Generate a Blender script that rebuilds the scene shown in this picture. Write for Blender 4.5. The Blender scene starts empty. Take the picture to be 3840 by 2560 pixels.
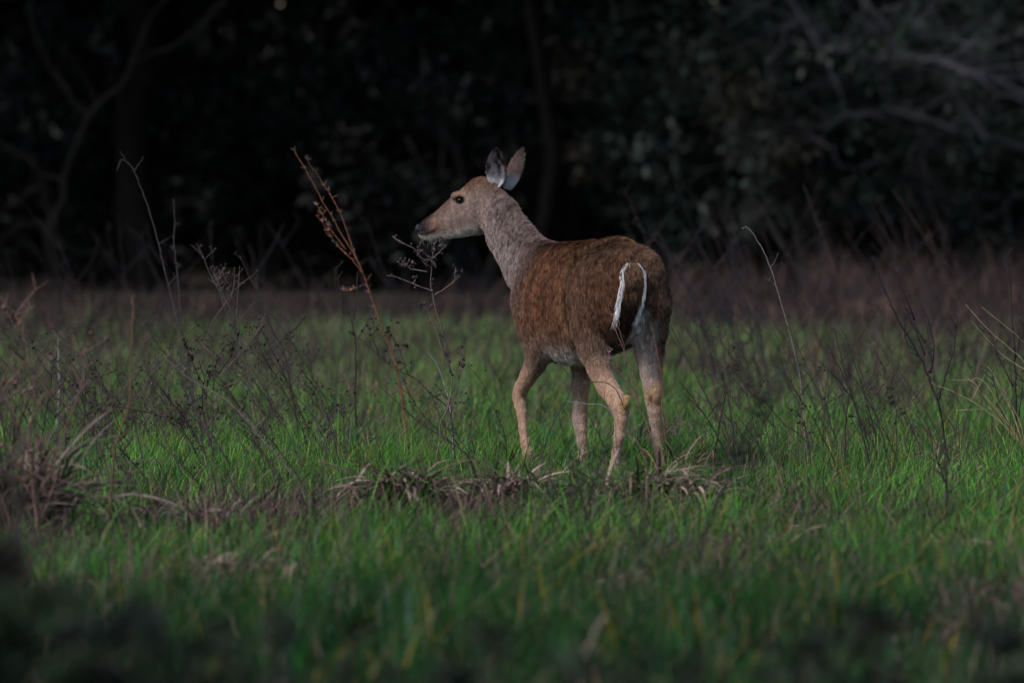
import bpy, math, random
import numpy as np
from mathutils import Vector, Matrix

# ------------------------------------------------------------------ camera, sky, sun, exposure
scene = bpy.context.scene
C = scene.collection
random.seed(7)
CAM_H = 1.25
PITCH = math.atan((1280 - 614) / 32000)
DEER_Y = 34.0
cam_d = bpy.data.cameras.new('camera')
cam = bpy.data.objects.new('camera', cam_d)
C.objects.link(cam)
cam.location = (0, 0, CAM_H)
cam.rotation_euler = (math.pi / 2 - PITCH, 0, 0)
cam_d.lens = 300
cam_d.sensor_width = 36
cam_d.clip_start = 0.5
cam_d.clip_end = 2000
cam_d.dof.use_dof = True
cam_d.dof.focus_distance = 33.5
cam_d.dof.aperture_fstop = 4.2
cam_d.dof.aperture_blades = 9
scene.camera = cam

SUN_EL, SUN_AZ = math.radians(48), math.radians(-132)      # high thin cloud: sun behind the camera's left shoulder
world = bpy.data.worlds.new('World')
scene.world = world
world.use_nodes = True
wn = world.node_tree
sky = wn.nodes.new('ShaderNodeTexSky')
sky.sky_type = 'NISHITA'
sky.sun_disc = False
sky.sun_elevation = SUN_EL
sky.sun_rotation = SUN_AZ
sky.air_density = 1.3
sky.dust_density = 1.2
sky.ozone_density = 2.0
bgn = wn.nodes['Background']
bgn.inputs['Strength'].default_value = 0.06
wn.links.new(sky.outputs[0], bgn.inputs['Color'])
sun_d = bpy.data.lights.new('sun', 'SUN')
sun_d.energy = 1.5
sun_d.angle = math.radians(14)
sun_d.color = (1.0, 0.97, 0.95)
sun = bpy.data.objects.new('sun', sun_d)
C.objects.link(sun)
sd = Vector((math.sin(SUN_AZ) * math.cos(SUN_EL), math.cos(SUN_AZ) * math.cos(SUN_EL), math.sin(SUN_EL)))
sun.rotation_euler = sd.to_track_quat('Z', 'Y').to_euler()
sun.location = (-20, -10, 30)
vs = scene.view_settings
vs.view_transform = 'Standard'
vs.look = 'None'
vs.exposure = 0.92
vs.gamma = 1
vs.use_curve_mapping = False
scene.cycles.max_bounces = 4
scene.cycles.diffuse_bounces = 2
scene.cycles.glossy_bounces = 1
scene.cycles.transmission_bounces = 3
scene.cycles.transparent_max_bounces = 4

# ------------------------------------------------------------------ helpers
_lat = {}
def vnoise(x, y, scale, seed):
    key = seed
    if key not in _lat:
        _lat[key] = np.random.default_rng(seed).random((256, 256))
    L = _lat[key]
    u = np.asarray(x, float) / scale + 1000.3
    v = np.asarray(y, float) / scale + 1000.7
    i = np.floor(u).astype(int); j = np.floor(v).astype(int)
    fu = u - i; fv = v - j
    fu = fu * fu * (3 - 2 * fu); fv = fv * fv * (3 - 2 * fv)
    a = L[i % 256, j % 256]; b = L[(i + 1) % 256, j % 256]
    c = L[i % 256, (j + 1) % 256]; d = L[(i + 1) % 256, (j + 1) % 256]
    return (a * (1 - fu) + b * fu) * (1 - fv) + (c * (1 - fu) + d * fu) * fv

def sstep(a, b, x):
    t = np.clip((np.asarray(x, float) - a) / (b - a), 0, 1)
    return t * t * (3 - 2 * t)

def ground_z(x, y):
    x = np.asarray(x, float); y = np.asarray(y, float)
    near_deer = np.exp(-(((x - 0.3) / 0.8) ** 2 + ((y - 34.3) / 1.0) ** 2))
    z = (vnoise(x, y, 2.3, 5) - 0.5) * 0.07 + (vnoise(x, y, 0.6, 6) - 0.5) * 0.03
    z = z * (1 - near_deer)
    far = sstep(150, 600, np.hypot(x, y))
    return z * (1 - far)

def ray(px, py):
    a = PITCH
    f = Vector((0, math.cos(a), -math.sin(a))); u = Vector((0, math.sin(a), math.cos(a)))
    return Vector((1, 0, 0)) * ((px - 1920) / 32000) + u * ((1280 - py) / 32000) + f

def at(px, py, Y):
    """the point of the place at distance Y that a line of sight meets"""
    d = ray(px, py)
    return Vector((0, 0, CAM_H)) + d * (Y / d.y)

def mesh_np(name, verts, faces, mat, parent=None, cols=None, smooth=True):
    """faces: list of (n,k) int arrays"""
    me = bpy.data.meshes.new(name)
    verts = np.asarray(verts, np.float32)
    me.vertices.add(len(verts))
    me.vertices.foreach_set('co', verts.ravel())
    idx = np.concatenate([f.ravel() for f in faces]).astype(np.int32)
    tot = np.concatenate([np.full(len(f), f.shape[1], np.int32) for f in faces])
    st = np.concatenate([[0], np.cumsum(tot)[:-1]]).astype(np.int32)
    me.loops.add(len(idx)); me.loops.foreach_set('vertex_index', idx)
    me.polygons.add(len(tot)); me.polygons.foreach_set('loop_start', st)
    try: me.polygons.foreach_set('loop_total', tot)
    except Exception: pass
    me.polygons.foreach_set('use_smooth', np.full(len(tot), smooth))
    me.update(calc_edges=True)
    if cols is not None:
        ca = me.color_attributes.new('col', 'FLOAT_COLOR', 'POINT')
        c4 = np.ones((len(verts), 4), np.float32); c4[:, :3] = cols
        ca.data.foreach_set('color', c4.ravel())
    me.materials.append(mat)
    o = bpy.data.objects.new(name, me)
    C.objects.link(o)
    if parent: o.parent = parent
    return o

def tag(o, label=None, cat=None, group=None, kind=None):
    if label: o['label'] = label
    if cat: o['category'] = cat
    if group: o['group'] = group
    if kind: o['kind'] = kind
    return o

def empty(name, loc, rz=0.0):
    o = bpy.data.objects.new(name, None)
    C.objects.link(o); o.location = loc; o.rotation_euler = (0, 0, rz)
    return o

class MB:
    """collects tubes, ribbons and blobs; build() links them as one mesh"""
    def __init__(s): s.v = []; s.q = []; s.t = []; s.c = []; s.n = 0
    def add(s, v, q=None, t=None, col=(1, 1, 1)):
        v = np.asarray(v, float)
        if q is not None and len(q): s.q.append(np.asarray(q, int) + s.n)
        if t is not None and len(t): s.t.append(np.asarray(t, int) + s.n)
        s.v.append(v); s.n += len(v)
        cc = np.asarray(col, float)
        s.c.append(np.broadcast_to(cc, (len(v), 3)))
    def tube(s, pts, rad, sides=4, col=(1, 1, 1), knob=0.0, rng=None):
        P = np.array([tuple(p) for p in pts], float); n = len(P)
        R = np.broadcast_to(np.asarray(rad, float), (n,)) if np.ndim(rad) else np.full(n, float(rad))
        T = np.gradient(P, axis=0); T /= np.linalg.norm(T, axis=1)[:, None] + 1e-9
        ref = np.array([0, 1, 0.1]) if abs(T[0, 1]) < .9 else np.array([1, 0, 0.1])
        A = np.cross(T, ref); A /= np.linalg.norm(A, axis=1)[:, None] + 1e-9
        B = np.cross(T, A)
        ang = np.linspace(0, 2 * np.pi, sides, endpoint=False)
        if knob and rng is not None: R = R * (1 + knob * (rng.random(n) - .5))
        V = P[:, None] + R[:, None, None] * (np.cos(ang)[None, :, None] * A[:, None] + np.sin(ang)[None, :, None] * B[:, None])
        i = np.arange(n - 1)[:, None] * sides; k = np.arange(sides)[None]; k2 = (k + 1) % sides
        q = np.stack([i + k, i + k2, i + sides + k2, i + sides + k], -1).reshape(-1, 4)
        cap = [[(n - 1) * sides + a, (n - 1) * sides + a + 1, (n - 1) * sides] for a in range(1, sides - 1)]
        s.add(V.reshape(-1, 3), q, cap, col)
    def ribbon(s, pts, wid, side, col=(1, 1, 1)):
        P = np.array([tuple(p) for p in pts], float); n = len(P)
        W = np.asarray(wid, float)[:, None] * np.asarray(side, float)[None] * .5
        V = np.empty((2 * n, 3)); V[0::2] = P - W; V[1::2] = P + W
        i = np.arange(n - 1) * 2
        s.add(V, np.stack([i, i + 1, i + 3, i + 2], -1), None, col)
    def blob(s, p, r, col=(1, 1, 1), stretch=(0, 0, 1), k=1.0, rng=None):
        p = np.array(tuple(p), float)
        d = np.array([[1, 0, 0], [-1, 0, 0], [0, 1, 0], [0, -1, 0], [0, 0, 1], [0, 0, -1]], float) * r
        if rng is not None: d *= rng.uniform(.7, 1.3, (6, 1))
        st = np.asarray(stretch, float); st /= np.linalg.norm(st) + 1e-9
        d += np.outer(d @ st, st) * (k - 1)
        s.add(p + d, None, [[0, 2, 4], [2, 1, 4], [1, 3, 4], [3, 0, 4], [2, 0, 5], [1, 2, 5], [3, 1, 5], [0, 3, 5]], col)
    def build(s, name, mat, parent=None, smooth=True, origin=None):
        v = np.concatenate(s.v)
        if origin is not None: v = v - np.asarray(origin, float)
        f = []
        if s.q: f.append(np.concatenate(s.q))
        if s.t: f.append(np.concatenate(s.t))
        return mesh_np(name, v, f, mat, parent, np.concatenate(s.c), smooth)

# ------------------------------------------------------------------ materials (vertex colour = pigment, in places with shade put in)
def mat_new(name):
    m = bpy.data.materials.new(name); m.use_nodes = True
    nt = m.node_tree
    return m, nt, nt.nodes['Principled BSDF']

def mat_col(name, rough=.75, spec=.25, scale=40.0, var=.35, transl=0.0, bump=0.0, attr=True, base=(1, 1, 1)):
    m, nt, b = mat_new(name)
    n = nt.nodes; l = nt.links
    b.inputs['Roughness'].default_value = rough
    b.inputs['Specular IOR Level'].default_value = spec
    geo = n.new('ShaderNodeNewGeometry')
    no = n.new('ShaderNodeTexNoise'); no.inputs['Scale'].default_value = scale; no.inputs['Detail'].default_value = 4
    l.new(geo.outputs['Position'], no.inputs['Vector'])
    mr = n.new('ShaderNodeMapRange')
    mr.inputs['From Min'].default_value = .3; mr.inputs['From Max'].default_value = .7
    mr.inputs['To Min'].default_value = 1 - var; mr.inputs['To Max'].default_value = 1 + var
    l.new(no.outputs[0], mr.inputs['Value'])
    mul = n.new('ShaderNodeVectorMath'); mul.operation = 'MULTIPLY'
    if attr:
        at_ = n.new('ShaderNodeAttribute'); at_.attribute_name = 'col'
        l.new(at_.outputs['Color'], mul.inputs[0])
    else:
        mul.inputs[0].default_value = base
    l.new(mr.outputs[0], mul.inputs[1])
    l.new(mul.outputs[0], b.inputs['Base Color'])
    if bump:
        bp = n.new('ShaderNodeBump'); bp.inputs['Strength'].default_value = bump; bp.inputs['Distance'].default_value = .01
        l.new(no.outputs[0], bp.inputs['Height']); l.new(bp.outputs[0], b.inputs['Normal'])
    if transl:
        tr = n.new('ShaderNodeBsdfTranslucent'); mx = n.new('ShaderNodeMixShader')
        mx.inputs[0].default_value = transl
        l.new(mul.outputs[0], tr.inputs['Color'])
        l.new(b.outputs[0], mx.inputs[1]); l.new(tr.outputs[0], mx.inputs[2])
        l.new(mx.outputs[0], n['Material Output'].inputs['Surface'])
    return m

M_grass = mat_col('grass_blade', .6, .12, 6, .2, transl=.28)
M_dry = mat_col('dry_straw', .8, .15, 60, .3, transl=.12)
M_stem = mat_col('dead_stem', .85, .15, 90, .4)
M_bark = mat_col('bark', .9, .1, 9, .45, bump=.6)
M_leaf = mat_col('leaf', .6, .25, 4, .3, transl=.15)
M_soil = mat_col('meadow_soil', .95, .1, 3, .4, bump=.8, attr=False, base=(.045, .036, .028))
M_skin = mat_col('deer_hide', .9, .08, 140, .35, bump=.3)
M_fur = mat_col('deer_fur', .85, .05, 300, .12)
M_hoof = mat_col('hoof_horn', .45, .4, 80, .3, attr=False, base=(.02, .018, .02))
M_eye = mat_col('eye_gloss', .15, .4, 20, .1, attr=False, base=(.006, .005, .006))
M_nose = mat_col('wet_nose', .38, .35, 400, .3, bump=.4, attr=False, base=(.018, .018, .024))
M_whisk = mat_col('whisker', .5, .3, 20, .1, attr=False, base=(.5, .5, .5))

# ------------------------------------------------------------------ ground: one sheet out to the horizon
def build_ground():
    def axis(fine, lo, hi, big):
        out = [-big, -big / 2, -big / 4, -120, -60]
        mid = list(np.arange(lo, hi + 1e-6, fine))
        return np.array([v for v in out if v < lo - 1] + mid + [v for v in [60, 120, 180, 260, 400, big] if v > hi + 1])
    X = axis(.25, -10, 10, 900); Y = axis(.25, 14, 100, 900)
    gx, gy = np.meshgrid(X, Y, indexing='ij')
    gz = ground_z(gx, gy)
    V = np.stack([gx, gy, gz], -1).reshape(-1, 3)
    nx, ny = len(X), len(Y)
    i, j = np.meshgrid(np.arange(nx - 1), np.arange(ny - 1), indexing='ij')
    a = (i * ny + j).ravel()
    o = mesh_np('ground', V, [np.stack([a, a + ny, a + ny + 1, a + 1], -1)], M_soil)
    o['kind'] = 'structure'
build_ground()

# ------------------------------------------------------------------ woodland edge
def gy_of(py):            # distance at which flat ground shows at a picture row
    return CAM_H * 32000 / (py - 614)

def leaf_cloud(mb, centers, radii, n, size, cols, rng, flat=.75):
    """many leaf-sized faces spread through clumps"""
    centers = np.asarray(centers, float); radii = np.asarray(radii, float)
    k = rng.integers(0, len(centers), n)
    d = rng.normal(size=(n, 3)); d /= np.linalg.norm(d, axis=1)[:, None]
    rr = radii[k] * rng.random(n) ** .45
    P = centers[k] + d * rr[:, None] * np.array([1, 1, flat])
    a = rng.normal(size=(n, 3)); a /= np.linalg.norm(a, axis=1)[:, None]
    b = np.cross(a, rng.normal(size=(n, 3))); b /= np.linalg.norm(b, axis=1)[:, None]
    s = size * rng.uniform(.6, 1.5, n)[:, None]
    V = np.stack([P - a * s, P + b * s * .38, P + a * s, P - b * s * .38], 1).reshape(-1, 3)
    q = np.arange(n * 4).reshape(-1, 4)
    cols = np.asarray(cols, float)
    cl = rng.integers(0, len(cols), len(centers))
    cc = cols[cl[k]] * rng.uniform(.6, 1.4, n)[:, None]
    mb.add(V, q, None, np.repeat(cc, 4, 0))

def wander(p0, p1, n, amp, rng):
    p0 = np.array(tuple(p0), float); p1 = np.array(tuple(p1), float)
    t = np.linspace(0, 1, n)[:, None]
    P = p0 + (p1 - p0) * t
    off = np.cumsum(rng.normal(size=(n, 3)), 0) * amp
    off -= off[0] + (off[-1] - off[0]) * t
    return P + off

DARK = [(.0008, .0016, .0013), (.0014, .0024, .0018), (.0009, .0032, .0028), (.0018, .0018, .0017)]  # deep shade of the wood is put into these leaf colours
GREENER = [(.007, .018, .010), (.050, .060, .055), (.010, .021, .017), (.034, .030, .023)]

def tree(name, label, cat, base, height, trunk_r, seed, crown_r, leaves, cols, low=2.2, limbs=9, group=None, leafsize=.11, bark=(.0016, .0015, .0016), lean=(0, 0)):  # default bark darkened as well, painted shade
    rng = np.random.default_rng(seed)
    bz = float(ground_z(base[0], base[1]))
    root = empty(name, (base[0], base[1], bz)); tag(root, label, cat, group)
    O = np.array([base[0], base[1], bz])
    top = O + np.array([lean[0], lean[1], height * .75])
    tp = wander(O - [0, 0, .15], top, 9, .10, rng)
    mb = MB(); mb.tube(tp, np.linspace(trunk_r, trunk_r * .35, 9), 8, bark, .3, rng)
    mb.build('trunk', M_bark, root, origin=O)
    cen, rad = [], []
    for k in range(limbs):
        t = rng.uniform(low / (height * .75), 1)
        i = t * 8; a = tp[int(min(i, 7))] + (tp[int(min(i, 7)) + 1] - tp[int(min(i, 7))]) * (i - int(min(i, 7)))
        ang = rng.uniform(0, 2 * math.pi); ln = crown_r * rng.uniform(.6, 1.0) * (1.1 - .4 * t)
        e = a + np.array([math.cos(ang) * ln, math.sin(ang) * ln, rng.uniform(.1, .55) * ln])
        lp = wander(a, e, 7, .10, rng)
        r0 = trunk_r * .45 * (1.1 - .6 * t)
        lb = MB(); lb.tube(lp, np.linspace(r0, r0 * .2, 7), 5, bark, .3, rng)
        for m in range(5):
            j = rng.integers(2, 7)
            q0 = lp[j]; q1 = q0 + rng.normal(size=3) * [.7, .7, .5] + [0, 0, .1]
            lb.tube(wander(q0, q1, 4, .06, rng), np.linspace(r0 * .3, .006, 4), 3, bark)
            cen.append(q1); rad.append(rng.uniform(.45, .9))
        cen.append(e); rad.append(rng.uniform(.6, 1.1))
        lb.build('limb', M_bark, root, origin=O)
    cen.append(top + [0, 0, .4]); rad.append(1.3)
    lf = MB(); leaf_cloud(lf, cen, rad, leaves, leafsize, cols, rng)
    lf.build('crown', M_leaf, root, origin=O, smooth=False)
    return root

def forest():
    # canopy trees: the visible part is the shaded foot of the wood below their crowns
    specs = [(-9.5, 80, 9, .22), (-6.3, 84, 10, .26), (-3.4, 81.5, 9, .20), (-.6, 86, 11, .28), (2.2, 82, 9, .2),
             (8.6, 84, 10, .25), (-12.5, 87, 11, .3), (12.2, 88, 11, .3)]
    for k, (x, y, h, r) in enumerate(specs):
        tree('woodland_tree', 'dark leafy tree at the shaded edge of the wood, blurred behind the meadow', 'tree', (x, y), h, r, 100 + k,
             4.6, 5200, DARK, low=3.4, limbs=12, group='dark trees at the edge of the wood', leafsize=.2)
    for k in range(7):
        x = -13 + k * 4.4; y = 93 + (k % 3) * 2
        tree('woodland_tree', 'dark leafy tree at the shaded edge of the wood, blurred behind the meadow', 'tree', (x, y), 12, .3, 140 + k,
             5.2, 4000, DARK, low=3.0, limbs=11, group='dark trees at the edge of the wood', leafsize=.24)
    # shrubs and small trees under the canopy
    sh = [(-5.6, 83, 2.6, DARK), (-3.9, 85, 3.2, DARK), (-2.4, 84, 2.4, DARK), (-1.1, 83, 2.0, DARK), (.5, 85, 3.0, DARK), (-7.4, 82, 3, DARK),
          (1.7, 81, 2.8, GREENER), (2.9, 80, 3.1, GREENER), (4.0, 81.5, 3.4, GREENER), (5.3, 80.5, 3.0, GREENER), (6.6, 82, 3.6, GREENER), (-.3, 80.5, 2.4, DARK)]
    for k, (x, y, h, cols) in enumerate(sh):
        rng = np.random.default_rng(300 + k)
        bz = float(ground_z(x, y)); O = np.array([x, y, bz])
        root = empty('understorey_shrub', O)
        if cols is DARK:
            tag(root, 'shrub with the deep shade painted into its leaves, left of and behind the deer', 'shrub', 'dark shrubs under the trees')
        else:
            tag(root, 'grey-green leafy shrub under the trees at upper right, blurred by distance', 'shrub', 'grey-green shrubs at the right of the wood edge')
        st = MB(); cen, rad = [], []
        for m in range(8):
            e = O + [rng.normal() * .6, rng.normal() * .6, h * rng.uniform(.6, 1)]
            p = wander(O + [rng.normal() * .08, rng.normal() * .08, -.05], e, 6, .07, rng)
            st.tube(p, np.linspace(.03, .008, 6), 4, (.03, .027, .028))
            for q in p[2:]:
                cen.append(q + rng.normal(size=3) * .25); rad.append(rng.uniform(.25, .6))
        st.build('stem', M_bark, root, origin=O)
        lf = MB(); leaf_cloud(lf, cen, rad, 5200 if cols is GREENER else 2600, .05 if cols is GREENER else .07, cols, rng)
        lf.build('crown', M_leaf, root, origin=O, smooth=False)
    # the far wood that reads as one dark mass
    rng = np.random.default_rng(9)
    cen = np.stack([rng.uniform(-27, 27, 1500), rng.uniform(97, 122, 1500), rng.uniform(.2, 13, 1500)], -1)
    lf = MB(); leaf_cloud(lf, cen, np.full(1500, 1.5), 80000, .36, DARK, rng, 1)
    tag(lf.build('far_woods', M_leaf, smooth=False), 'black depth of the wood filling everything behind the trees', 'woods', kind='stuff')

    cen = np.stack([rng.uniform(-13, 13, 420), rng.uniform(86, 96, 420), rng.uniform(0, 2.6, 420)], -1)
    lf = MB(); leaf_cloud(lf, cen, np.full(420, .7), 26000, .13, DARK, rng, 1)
    tag(lf.build('undergrowth', M_leaf, smooth=False), 'tangled undergrowth with black shade put into its colour, filling the foot of the wood', 'undergrowth', kind='stuff')

    # the grey-barked oak whose bare crooked limbs reach in from the right
    rng = np.random.default_rng(77)
    Y0 = 78.0
    b = at(4250, 1100, Y0); bz = float(ground_z(b.x, b.y)); O = np.array([b.x, b.y, bz])
    root = empty('oak_tree', O)
    tag(root, 'grey-barked oak with bare crooked limbs reaching in from the upper right edge', 'tree')
    gb = (.075, .071, .083)
    top = at(4120, -700, Y0)
    tp = wander(O - [0, 0, .2], top, 9, .08, rng)
    mb = MB(); mb.tube(tp, np.linspace(.30, .17, 9), 9, gb, .25, rng); mb.build('trunk', M_bark, root, origin=O)
    limbs = [
        ([(4180, 650), (3990, 600), (3840, 561), (3700, 520), (3590, 491), (3460, 450), (3324, 407), (3211, 435), (3071, 470), (2960, 455)], 9, 0.0),
        ([(3324, 407), (3317, 350), (3240, 300), (3141, 302), (3040, 250), (2931, 210), (2820, 190)], 6, .5),
        ([(4170, 480), (3980, 420), (3800, 330), (3632, 280), (3562, 245), (3470, 215), (3380, 210), (3310, 126), (3261, 105), (3232, 0), (3200, -90)], 9, -.4),
        ([(4140, 120), (4000, 260), (3843, 203), (3773, 140), (3667, 112), (3688, 70), (3646, 0), (3600, -90)], 9, .3),
        ([(3700, 520), (3576, 337), (3610, 310), (3625, 280), (3640, 182), (3590, 147), (3457, 105), (3350, 95)], 8, -.2),
        ([(3460, 450), (3440, 520), (3408, 596), (3470, 680), (3548, 757), (3560, 860)], 6, .4),
        ([(3990, 600), (3860, 700), (3740, 790), (3650, 860)], 4, .5),
        ([(3840, 561), (3780, 480), (3700, 440), (3640, 380), (3576, 337)], 6, .2),
        ([(4200, 760), (4050, 700), (3900, 640), (3720, 620), (3600, 600)], 4, .6),
        ([(3071, 470), (2960, 540), (2850, 560), (2720, 520)], 4, .2),
        ([(3380, 210), (3250, 240), (3120, 180), (3000, 60), (2930, -60)], 5, -.3),
    ]
    tips = []
    for pl, r, dy in limbs:
        dy = dy * 3 + 1.5
        lb = MB(); P = [np.array(at(x, y, Y0 + dy + .15 * math.sin(x * .01))) for x, y in pl]
        Q = [P[0]]
        for a, c in zip(P[:-1], P[1:]):
            for t in (.33, .66, 1):
                Q.append(a + (c - a) * t + rng.normal(size=3) * .015)
        rr = np.linspace(r * .0042, r * .0015, len(Q))
        lb.tube(Q, rr, 6, gb, .5, rng)
        for q in Q[3::2]:
            e = q + rng.normal(size=3) * [.5, .4, .45]
            lb.tube(wander(q, e, 5, .05, rng), np.linspace(.014, .004, 5), 3, gb)
            tips.append(e); tips.append((q + e) / 2)
            for m in range(2):
                e = q + rng.normal(size=3) * [.6, .5, .35]
                lb.tube(wander(q, e, 6, .06, rng), np.linspace(.011, .003, 6), 3, gb)
        lb.build('limb', M_bark, root, origin=O)
    lf = MB(); leaf_cloud(lf, np.array(tips), np.full(len(tips), .30), 2600, .05, [(.022, .04, .025), (.045, .05, .04), (.018, .035, .026)], rng)
    lf.build('sparse_foliage', M_leaf, root, origin=O, smooth=False)
    up = MB(); cen = np.array([top + Vector((rng.normal() * 2.2, rng.normal() * 2.2, rng.uniform(.6, 3.5))) for _ in range(40)])
    leaf_cloud(up, cen, np.full(40, 1.1), 5000, .2, DARK, rng); up.build('crown', M_leaf, root, origin=O, smooth=False)

    # the crooked vine-like small tree at the left edge
    rng = np.random.default_rng(78)
    Y0 = 76.0
    b = at(250, 1140, Y0); O = np.array([b.x, b.y, float(ground_z(b.x, b.y))])
    root = empty('crooked_tree', O)
    tag(root, 'small crooked bare tree with a hooked pale branch at the left edge of the wood', 'tree')
    pl = [((260, 1160), (231, 1045), (182, 912), (200, 830), (224, 778), (245, 743), (238, 673), (266, 596), (300, 520), (330, 430)),]
    col = (.0045, .0042, .0036)
    mb = MB(); P = [at(x, y, Y0) for x, y in pl[0]]; P[0] = Vector((P[0].x, P[0].y, O[2] - .1))
    mb.tube(P, np.linspace(.055, .02, len(P)), 6, col, .3, rng); mb.build('trunk', M_bark, root, origin=O)
    for pl_ in ([(182, 912), (154, 840), (56, 855), (0, 900), (-60, 960)], [(200, 830), (140, 700), (90, 740), (30, 780), (-30, 850)],
                [(238, 673), (150, 660), (100, 600), (20, 560), (-60, 520)], [(300, 520), (360, 400), (450, 330), (500, 240), (561, 70), (617, 14), (650, -60)],
                [(182, 912), (300, 960), (380, 940), (440, 1010)], [(771, 84), (834, 0), (860, -60)][::-1] + [(640, 180), (500, 240)],
                [(330, 430), (250, 330), (180, 260), (110, 70), (125, -20)]):
        lb = MB(); P = [np.array(at(x, y, Y0 + .2)) for x, y in pl_]
        Q = [P[0]]
        for a, c in zip(P[:-1], P[1:]):
            for t in (.5, 1): Q.append(a + (c - a) * t + rng.normal(size=3) * .015)
        lb.tube(Q, np.linspace(.032, .012, len(Q)), 5, col, .4, rng)
        for q in Q[2::2]:
            lb.tube(wander(q, q + rng.normal(size=3) * .35, 4, .04, rng), np.linspace(.01, .003, 4), 3, col)
        lb.build('limb', M_bark, root, origin=O)
    # slim pale trunk that shows between the trees just right of the deer's neck
    tree('slim_tree', 'slim tree whose brown trunk shows in the dark right behind the deer\'s neck', 'tree',
         (at(2075, 900, 80).x, 80), 7, .085, 555, 2.2, 1500, DARK, low=3.2, limbs=6, bark=(.0028, .002, .002), leafsize=.12)
forest()

# ------------------------------------------------------------------ grass
TUSS = []   # (x, y, rx, ry) places where dead matter keeps the green short
def patch(px, py, wpx, ry):
    Y = gy_of(py) - .25; p = at(px, py, Y)
    TUSS.append((p.x, Y - ry * .35, wpx / 32000 * Y, ry * 1.5))
for a in ((1640, 1960, 210, .7), (1990, 1950, 120, .5), (2440, 1970, 220, .7), (1440, 1520, 130, 1.3), (1390, 1690, 150, .9), (960, 2140, 120, .4),
          (2740, 1650, 190, .6), (3560, 1800, 170, .5), (650, 1990, 150, .5), (3030, 2010, 160, .5), (60, 1980, 170, 1.2), (1050, 2000, 60, .3),
          (2300, 2230, 120, .6), (2230, 1640, 110, .7), (900, 1610, 160, .6), (3500, 1990, 150, .4), (3000, 2200, 130, .5)):
    patch(*a)

def brown_mask(x, y):
    m = np.zeros_like(x)
    for cx, cy, rx, ry in TUSS:
        m = np.maximum(m, np.exp(-(((x - cx) / rx) ** 2 + ((y - cy) / ry) ** 2) * 1.2))
    m = m * sstep(.15, .6, vnoise(x, y * .6, .13, 23))
    n = sstep(.47, .70, .6 * vnoise(x, y * .8, .35, 21) + .4 * vnoise(x, y * .5, 1.6, 22)) * .85
    return np.maximum(m, n)

def blades(rng, X, Y, H, W, lean, cols, segs):
    n = len(X)
    Z = ground_z(X, Y)
    ang = rng.uniform(0, 2 * np.pi, n)
    ld = np.stack([np.cos(ang), np.sin(ang), np.zeros(n)], -1)
    ld[:, 0] += .25
    sa = rng.uniform(-.9, .9, n)
    side = np.stack([np.cos(sa), np.sin(sa), np.zeros(n)], -1)
    B = np.stack([X, Y, Z - .01], -1)
    ts = np.linspace(0, 1, segs + 1)
    V = []
    for k, t in enumerate(ts):
        c = B + ld * (lean * H * t ** 1.8)[:, None]
        c[:, 2] += H * (t - .25 * lean * t ** 2.5)
        w = W * (1 - t ** 1.7) * .5
        if k < segs:
            V.append(c - side * w[:, None]); V.append(c + side * w[:, None])
        else:
            V.append(c)
    k = 2 * segs + 1
    V = np.stack(V, 1)
    base = np.arange(n)[:, None] * k
    q = []
    for s in range(segs - 1):
        q.append(base + np.array([2 * s, 2 * s + 1, 2 * s + 3, 2 * s + 2]))
    t3 = base + np.array([2 * segs - 2, 2 * segs - 1, 2 * segs])
    f = []
    if q: f.append(np.concatenate(q))
    f.append(t3)
    C3 = np.repeat(cols[:, None], k, 1)
    C3[:, :2] *= .55; C3[:, -1] *= 1.3  # root shade and lit tips put into the blade colour
    return V.reshape(-1, 3), f, C3.reshape(-1, 3)

def grass_cols(rng, n, X, Y):
    pal = np.array([(.060, .175, .024), (.095, .215, .034), (.045, .150, .032), (.140, .205, .042), (.035, .115, .028)])
    c = pal[rng.choice(5, n, p=[.32, .25, .2, .13, .10])]
    tone = .45 + .75 * vnoise(X, Y * .45, .45, 31) + .45 * vnoise(X, Y, .15, 32)
    c = c * (tone * np.minimum(np.exp(rng.normal(size=n) * .55), 1.9))[:, None]  # wide random spread stands in for shaded gaps between blades
    far = (sstep(36, 52, Y) * .5 * (.4 + 1.2 * vnoise(X, Y * .3, .9, 33)))[:, None]
    c = c * (1 - far) + np.array([.21, .26, .11]) * far * rng.uniform(.5, 1.3, (n, 1))
    near = sstep(30, 22, Y)[:, None]; c = c * (1 - near * np.array([.80, .68, .62]))  # near grass darkened in colour, standing in for shade and lens falloff
    glau = rng.random(n) < .03
    c[glau] = np.array([.12, .21, .17]) * rng.uniform(.4, 1.1, (glau.sum(), 1))
    yel = rng.random(n) < .03
    c[yel] = np.array([.36, .25, .04]) * rng.uniform(.5, 1.2, (yel.sum(), 1))
    dead = rng.random(n) < .09
    c[dead] = np.array([.20, .145, .11]) * rng.uniform(.5, 1.3, (dead.sum(), 1))
    return c

def sample_xy(rng, y0, y1, per, marg=1.15, extra=.25, wide=4.5):
    n = int(2 * (.0605 * y1 * marg + extra + wide) * (y1 - y0) * per)
    Y = rng.uniform(y0, y1, n)
    X = rng.uniform(-1, 1, n) * (.0605 * y1 * marg + extra + wide)
    out = np.abs(X) - (.0605 * Y * marg + extra)
    keep = (out < 0) | ((out < wide) & (rng.random(n) < .22))      # sparser where only a side view looks
    return X[keep], Y[keep]

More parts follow.
